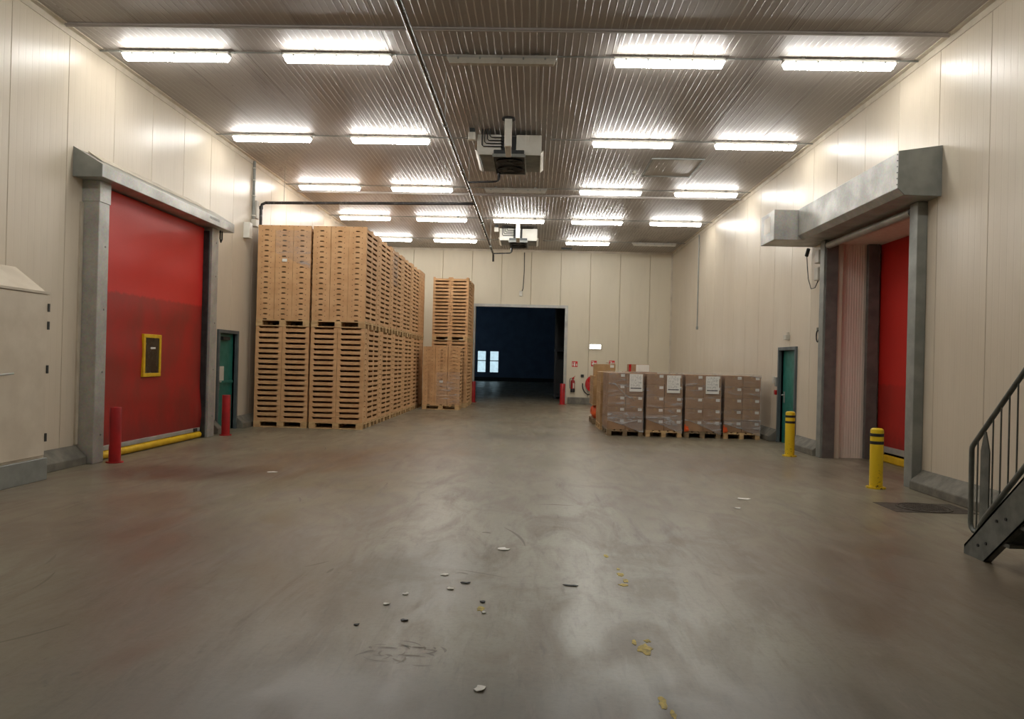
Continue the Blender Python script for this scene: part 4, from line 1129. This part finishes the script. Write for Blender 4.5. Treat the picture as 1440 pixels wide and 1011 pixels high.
part('side_sheet', film_panel((-3.768, 20.3, 3.55), (0, -1, 0), (0, 0, 1), 0.75, 0.95, 14, 18, 91, 0.03, None, (1, 0, 0)), 'film', t, smooth=True)
# small orange corner pieces on the front pallets
for si, (dx, z) in ((2, (-0.36, 0.16)), (3, (-0.37, 0.16))):
    cb = MB()
    c0 = Vector((CX[si] + dx, CY - 0.045, z))
    cb.box(c0.x - 0.05, c0.x + 0.035, c0.y, c0.y + 0.02, c0.z - 0.02, c0.z + 0.10).box(c0.x - 0.03, c0.x + 0.05, c0.y - 0.015, c0.y, c0.z, c0.z + 0.05).box(c0.x - 0.05, c0.x - 0.02, c0.y - 0.01, c0.y + 0.02, c0.z + 0.10, c0.z + 0.14)
    solo('orange_strap_clip', cb, 'orange', 'orange plastic clip at the lower left of the %s wrapped stack' % sname[si], 'clip', 'orange clips', bevel=0.006)

# ------------------------------------------------------------------ doorway and far hall
fr = MB().box(-2.44, -2.33, D - 0.04, D + 0.22, 0, 3.85).box(1.18, 1.29, D - 0.04, D + 0.22, 0, 3.85).box(-2.33, 1.18, D - 0.04, D + 0.22, 3.74, 3.85)
structure('door_3', fr, 'galv', 'pale metal frame round the dark doorway in the far wall', 'doorway')
FXL, FXR, FH = -9.0, 8.0, 6.5
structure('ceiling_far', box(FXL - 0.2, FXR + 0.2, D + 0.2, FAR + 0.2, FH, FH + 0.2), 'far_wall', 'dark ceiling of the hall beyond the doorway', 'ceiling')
added_windows = [(34.0 + 5.2 * k, 37.8 + 5.2 * k) for k in range(5)]  # unseen windows added to bring light into the dark hall
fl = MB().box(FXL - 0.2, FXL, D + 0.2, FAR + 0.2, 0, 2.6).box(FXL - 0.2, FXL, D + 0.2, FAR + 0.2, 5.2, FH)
for a, b in zip([D + 0.2] + [w[1] for w in added_windows], [w[0] for w in added_windows] + [FAR + 0.2]): fl.box(FXL - 0.2, FXL, a, b, 2.6, 5.2)
for i, (a, b) in enumerate(added_windows):
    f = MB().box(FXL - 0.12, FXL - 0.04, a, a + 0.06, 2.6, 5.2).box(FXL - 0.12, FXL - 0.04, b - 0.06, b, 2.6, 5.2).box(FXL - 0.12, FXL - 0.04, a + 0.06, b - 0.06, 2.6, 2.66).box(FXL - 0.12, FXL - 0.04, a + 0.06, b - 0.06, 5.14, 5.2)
    w = structure('window_%d' % (i + 3), f, 'far_dark', 'added unseen side window lighting the far hall, %s from the doorway' % ORD[i], 'window')
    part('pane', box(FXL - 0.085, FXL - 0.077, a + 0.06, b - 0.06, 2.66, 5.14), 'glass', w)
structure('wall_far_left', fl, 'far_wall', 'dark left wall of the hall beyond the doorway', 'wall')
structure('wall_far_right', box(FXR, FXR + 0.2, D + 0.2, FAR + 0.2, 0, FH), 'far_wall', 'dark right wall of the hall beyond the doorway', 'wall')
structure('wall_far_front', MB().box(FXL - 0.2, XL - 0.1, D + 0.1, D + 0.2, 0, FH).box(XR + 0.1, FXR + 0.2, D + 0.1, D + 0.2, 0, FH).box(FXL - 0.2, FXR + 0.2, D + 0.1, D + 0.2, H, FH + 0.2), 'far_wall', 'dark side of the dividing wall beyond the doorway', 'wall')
W1, W2, wz0, wz1 = (-4.54, -3.84), (-3.54, -2.82), 0.66, 2.42
fw = MB().box(FXL, FXR, FAR, FAR + 0.2, 0, wz0).box(FXL, FXR, FAR, FAR + 0.2, wz1, FH)
fw.box(FXL, W1[0], FAR, FAR + 0.2, wz0, wz1).box(W1[1], W2[0], FAR, FAR + 0.2, wz0, wz1).box(W2[1], FXR, FAR, FAR + 0.2, wz0, wz1)
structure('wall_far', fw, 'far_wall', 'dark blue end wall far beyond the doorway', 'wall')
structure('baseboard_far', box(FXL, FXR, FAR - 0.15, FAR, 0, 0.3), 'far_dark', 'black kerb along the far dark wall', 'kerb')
for i, (a, b) in enumerate((W1, W2)):
    m = (wz0 + wz1) / 2 + 0.08
    f = MB().box(a, a + 0.03, FAR + 0.02, FAR + 0.1, wz0, wz1).box(b - 0.03, b, FAR + 0.02, FAR + 0.1, wz0, wz1).box(a + 0.03, b - 0.03, FAR + 0.02, FAR + 0.1, wz0, wz0 + 0.04).box(a + 0.03, b - 0.03, FAR + 0.02, FAR + 0.1, wz1 - 0.04, wz1).box(a + 0.03, b - 0.03, FAR + 0.02, FAR + 0.1, m - 0.035, m + 0.035)
    w = structure('window_%d' % (i + 1), f, 'far_dark', 'tall two-pane window glowing with daylight, %s of the far pair' % ('left' if i == 0 else 'right'), 'window')
    part('pane', box(a + 0.03, b - 0.03, FAR + 0.05, FAR + 0.058, wz0 + 0.04, m - 0.035), 'glass', w)
    part('pane', box(a + 0.03, b - 0.03, FAR + 0.05, FAR + 0.058, m + 0.035, wz1 - 0.04), 'glass', w)
t = thing('storage_rack', 'tall black steel rack just inside the right side of the dark doorway', 'rack', (1.5, 33, 0))
for x in (0.97, 2.2):
    part('upright', box(x - 0.05, x + 0.05, 32.9, 33.0, 0, 4.2), 'far_dark', t)
    part('upright', box(x - 0.05, x + 0.05, 33.9, 34.0, 0, 4.2), 'far_dark', t)
for z in (0.1, 2.1, 4.1): part('shelf', box(0.92, 2.25, 32.88, 34.02, z, z + 0.1), 'far_dark', t)
part('back_panel', box(0.93, 2.24, 33.95, 33.99, 0.2, 4.1), 'far_dark', t)
part('load', box(1.0, 2.15, 33.0, 33.9, 0.2, 1.75), 'far_dark', t, 0.02)

# ------------------------------------------------------------------ things on the far wall
t = thing('fire_extinguisher', 'red fire extinguisher hanging on the far wall beside the doorway', 'fire extinguisher', (1.54, D - 0.12, 0.45))
ex, ey = 1.545, D - 0.12
part('cylinder', MB().lathe((ex, ey, 0.46), [(0.0, 0), (0.075, 0.0), (0.082, 0.02), (0.082, 0.40), (0.07, 0.45), (0.03, 0.49), (0.025, 0.52)], 20), 'extinguisher', t, smooth=True)
part('label', MB().box(ex + 0.0, ex + 0.05, ey - 0.086, ey - 0.078, 0.62, 0.82), 'offwhite', t)
part('foot_band', MB().lathe((ex, ey, 0.46), [(0.08, 0.0), (0.085, 0.01), (0.085, 0.13), (0.08, 0.14)], 20), 'black', t, smooth=True)
part('valve', box(ex - 0.03, ex + 0.05, ey - 0.03, ey + 0.03, 0.98, 1.03), 'red_gloss', t)
part('lever', MB().tube([(ex, ey, 1.03), (ex + 0.06, ey, 1.06), (ex + 0.08, ey, 1.10)], 0.012, 6), 'red_gloss', t)
part('hose', MB().tube([(ex - 0.03, ey - 0.02, 1.0), (ex - 0.10, ey - 0.04, 1.0), (ex - 0.125, ey - 0.04, 0.9), (ex - 0.105, ey - 0.05, 0.6)], 0.014, 8), 'black', t, smooth=True)
part('bracket', box(ex - 0.04, ex + 0.04, D - 0.045, D - 0.002, 0.7, 0.95), 'grey_metal', t)
def fire_sign(x, z, label, kind):
    t = thing('fire_sign', label, 'sign', (x, D, z), 'red fire signs')
    part('plate', box(x - 0.11, x + 0.11, D - 0.008, D - 0.001, z - 0.11, z + 0.11), 'sign_red', t)
    y0, y1 = D - 0.0095, D - 0.008
    if kind == 'ext':
        part('pictogram', MB().box(x - 0.035, x + 0.02, y0, y1, z - 0.085, z + 0.035).box(x - 0.02, x + 0.005, y0, y1, z + 0.035, z + 0.06).box(x - 0.05, x + 0.03, y0, y1, z + 0.06, z + 0.078), 'white', t)
        part('pictogram', MB().prism([(x + 0.055, z - 0.08), (x + 0.095, z - 0.06), (x + 0.085, z), (x + 0.065, z + 0.04), (x + 0.05, z - 0.02)], 'y', y0, y1), 'white', t)
        part('pictogram', MB().box(x - 0.095, x - 0.055, y0, y1, z - 0.03, z + 0.0).box(x - 0.085, x - 0.07, y0, y1, z - 0.085, z + 0.07), 'white', t)
    else:
        part('pictogram', MB().cyl((x - 0.02, y0, z - 0.01), (x - 0.02, y1, z - 0.01), 0.06, n=16), 'white', t)
        part('pictogram', MB().box(x + 0.05, x + 0.09, y0, y1, z - 0.08, z + 0.04).box(x - 0.09, x + 0.0, y0, y1, z + 0.062, z + 0.085), 'white', t)
fire_sign(1.61, 1.56, 'red sign with a white fire extinguisher pictogram above the extinguisher', 'ext')
fire_sign(2.36, 1.60, 'red fire hose sign just showing over the open carton', 'hose')
fire_sign(3.06, 1.62, 'red fire sign just showing over the papered box', 'hose')
t = thing('fire_hose_reel', 'red fire hose reel on the far wall half hidden by cartons', 'hose reel', (2.36, D - 0.15, 0.4))
part('disc', MB().cyl((2.36, D - 0.20, 0.80), (2.36, D - 0.18, 0.80), 0.33, n=28), 'red_gloss', t, 0.004)
part('rear_disc', MB().cyl((2.36, D - 0.08, 0.80), (2.36, D - 0.06, 0.80), 0.33, n=28), 'red_gloss', t, 0.004)
part('hose_coil', MB().cyl((2.36, D - 0.18, 0.80), (2.36, D - 0.08, 0.80), 0.27, n=28), 'black', t)
part('hub', MB().cyl((2.36, D - 0.23, 0.80), (2.36, D - 0.002, 0.80), 0.05, n=14), 'red_gloss', t)
part('hose_end', MB().tube([(1.93, D - 0.06, 0.82), (1.93, D - 0.06, 0.70), (1.95, D - 0.06, 0.60), (2.02, D - 0.07, 0.47), (2.14, D - 0.1, 0.38), (2.3, D - 0.12, 0.40), (2.36, D - 0.13, 0.52)], 0.022, 8), 'black', t, smooth=True)
solo('wall_box', MB().box(1.86, 1.97, D - 0.06, D - 0.002, 1.05, 1.16), 'black', 'small black box on the far wall above the hose', 'box', bevel=0.008)
t = thing('emergency_light', 'bright emergency light box on the far wall above the cartons', 'emergency light', (2.39, D, 2.2))
part('housing', MB().box(2.14, 2.64, D - 0.07, D - 0.002, 2.15, 2.37), 'offwhite', t, 0.012)
part('diffuser', box(2.18, 2.60, D - 0.085, D - 0.07, 2.18, 2.34), 'emergency_on', t)
t = thing('door_switch', 'small white switch box with a cable down to it above the doorway', 'switch box', (-0.58, D, 4.2))
part('box', box(-0.64, -0.52, D - 0.06, D - 0.002, 4.18, 4.38), 'white', t, 0.008)
part('cable', MB().tube([(-0.47, D - 0.015, H - 0.1), (-0.46, D - 0.015, 5.2), (-0.49, D - 0.015, 4.5), (-0.53, D - 0.02, 4.38)], 0.014, 6), 'dark_metal', t, smooth=True)

# ------------------------------------------------------------------ scraps on the floor
def scrap(x, y, rx, ry, seed, label, mat='paper', th=0.003):
    rnd = random.Random(seed); n = 9; vs = []
    for i in range(n):
        a = 2 * math.pi * i / n; k = 0.6 + 0.5 * rnd.random()
        vs.append((x + rx * k * math.cos(a), y + ry * k * math.sin(a), 0.001 + th * rnd.random() * 1.6))
    m = MB()
    top = [(v[0], v[1], v[2] + 0.004) for v in vs]
    m.add(vs + top + [(x, y, 0.0075), (x, y, 0.001)], [(i, (i + 1) % n, n + (i + 1) % n, n + i) for i in range(n)] + [(n + i, n + (i + 1) % n, 2 * n) for i in range(n)] + [((i + 1) % n, i, 2 * n + 1) for i in range(n)])
    solo('paper_scrap', m, mat, label, 'litter', 'litter on the floor')
scrap(-0.22, 3.64, 0.034, 0.036, 1, 'white crumpled scrap nearest the viewpoint on the floor')
scrap(-0.22, 6.36, 0.055, 0.05, 2, 'white torn scrap in the middle of the floor')
scrap(-0.62, 5.55, 0.035, 0.03, 3, 'small white scrap left of the middle floor scrap')
scrap(-0.54, 5.21, 0.03, 0.028, 4, 'tiny white scrap in the floor litter trail, pale streak')
scrap(-0.83, 5.06, 0.022, 0.024, 5, 'tiny white scrap at the centre of the litter trail')
scrap(-0.92, 4.84, 0.026, 0.022, 6, 'small white scrap at the left of the litter trail')
scrap(-0.28, 4.74, 0.02, 0.022, 7, 'tiny white chip right of the litter trail')
scrap(2.60, 9.15, 0.10, 0.09, 8, 'white scrap lying on the right half of the floor')
scrap(2.35, 8.55, 0.045, 0.035, 9, 'smaller white scrap on the right half of the floor')
scrap(-3.55, 10.15, 0.09, 0.035, 10, 'white sliver on the floor left of centre')
scrap(-0.30, 4.95, 0.022, 0.02, 11, 'dark chip right of the litter trail', 'black')
scrap(-0.75, 4.55, 0.028, 0.022, 12, 'dark chip at the lower end of the litter trail', 'black')
scrap(-1.02, 4.45, 0.02, 0.018, 13, 'dark chip at the left end of the litter trail', 'black')
scrap(-0.45, 5.36, 0.05, 0.018, 14, 'thin dark scrap near the litter trail', 'black')
scrap(0.30, 5.38, 0.055, 0.016, 15, 'thin dark scrap right of centre on the floor', 'black')
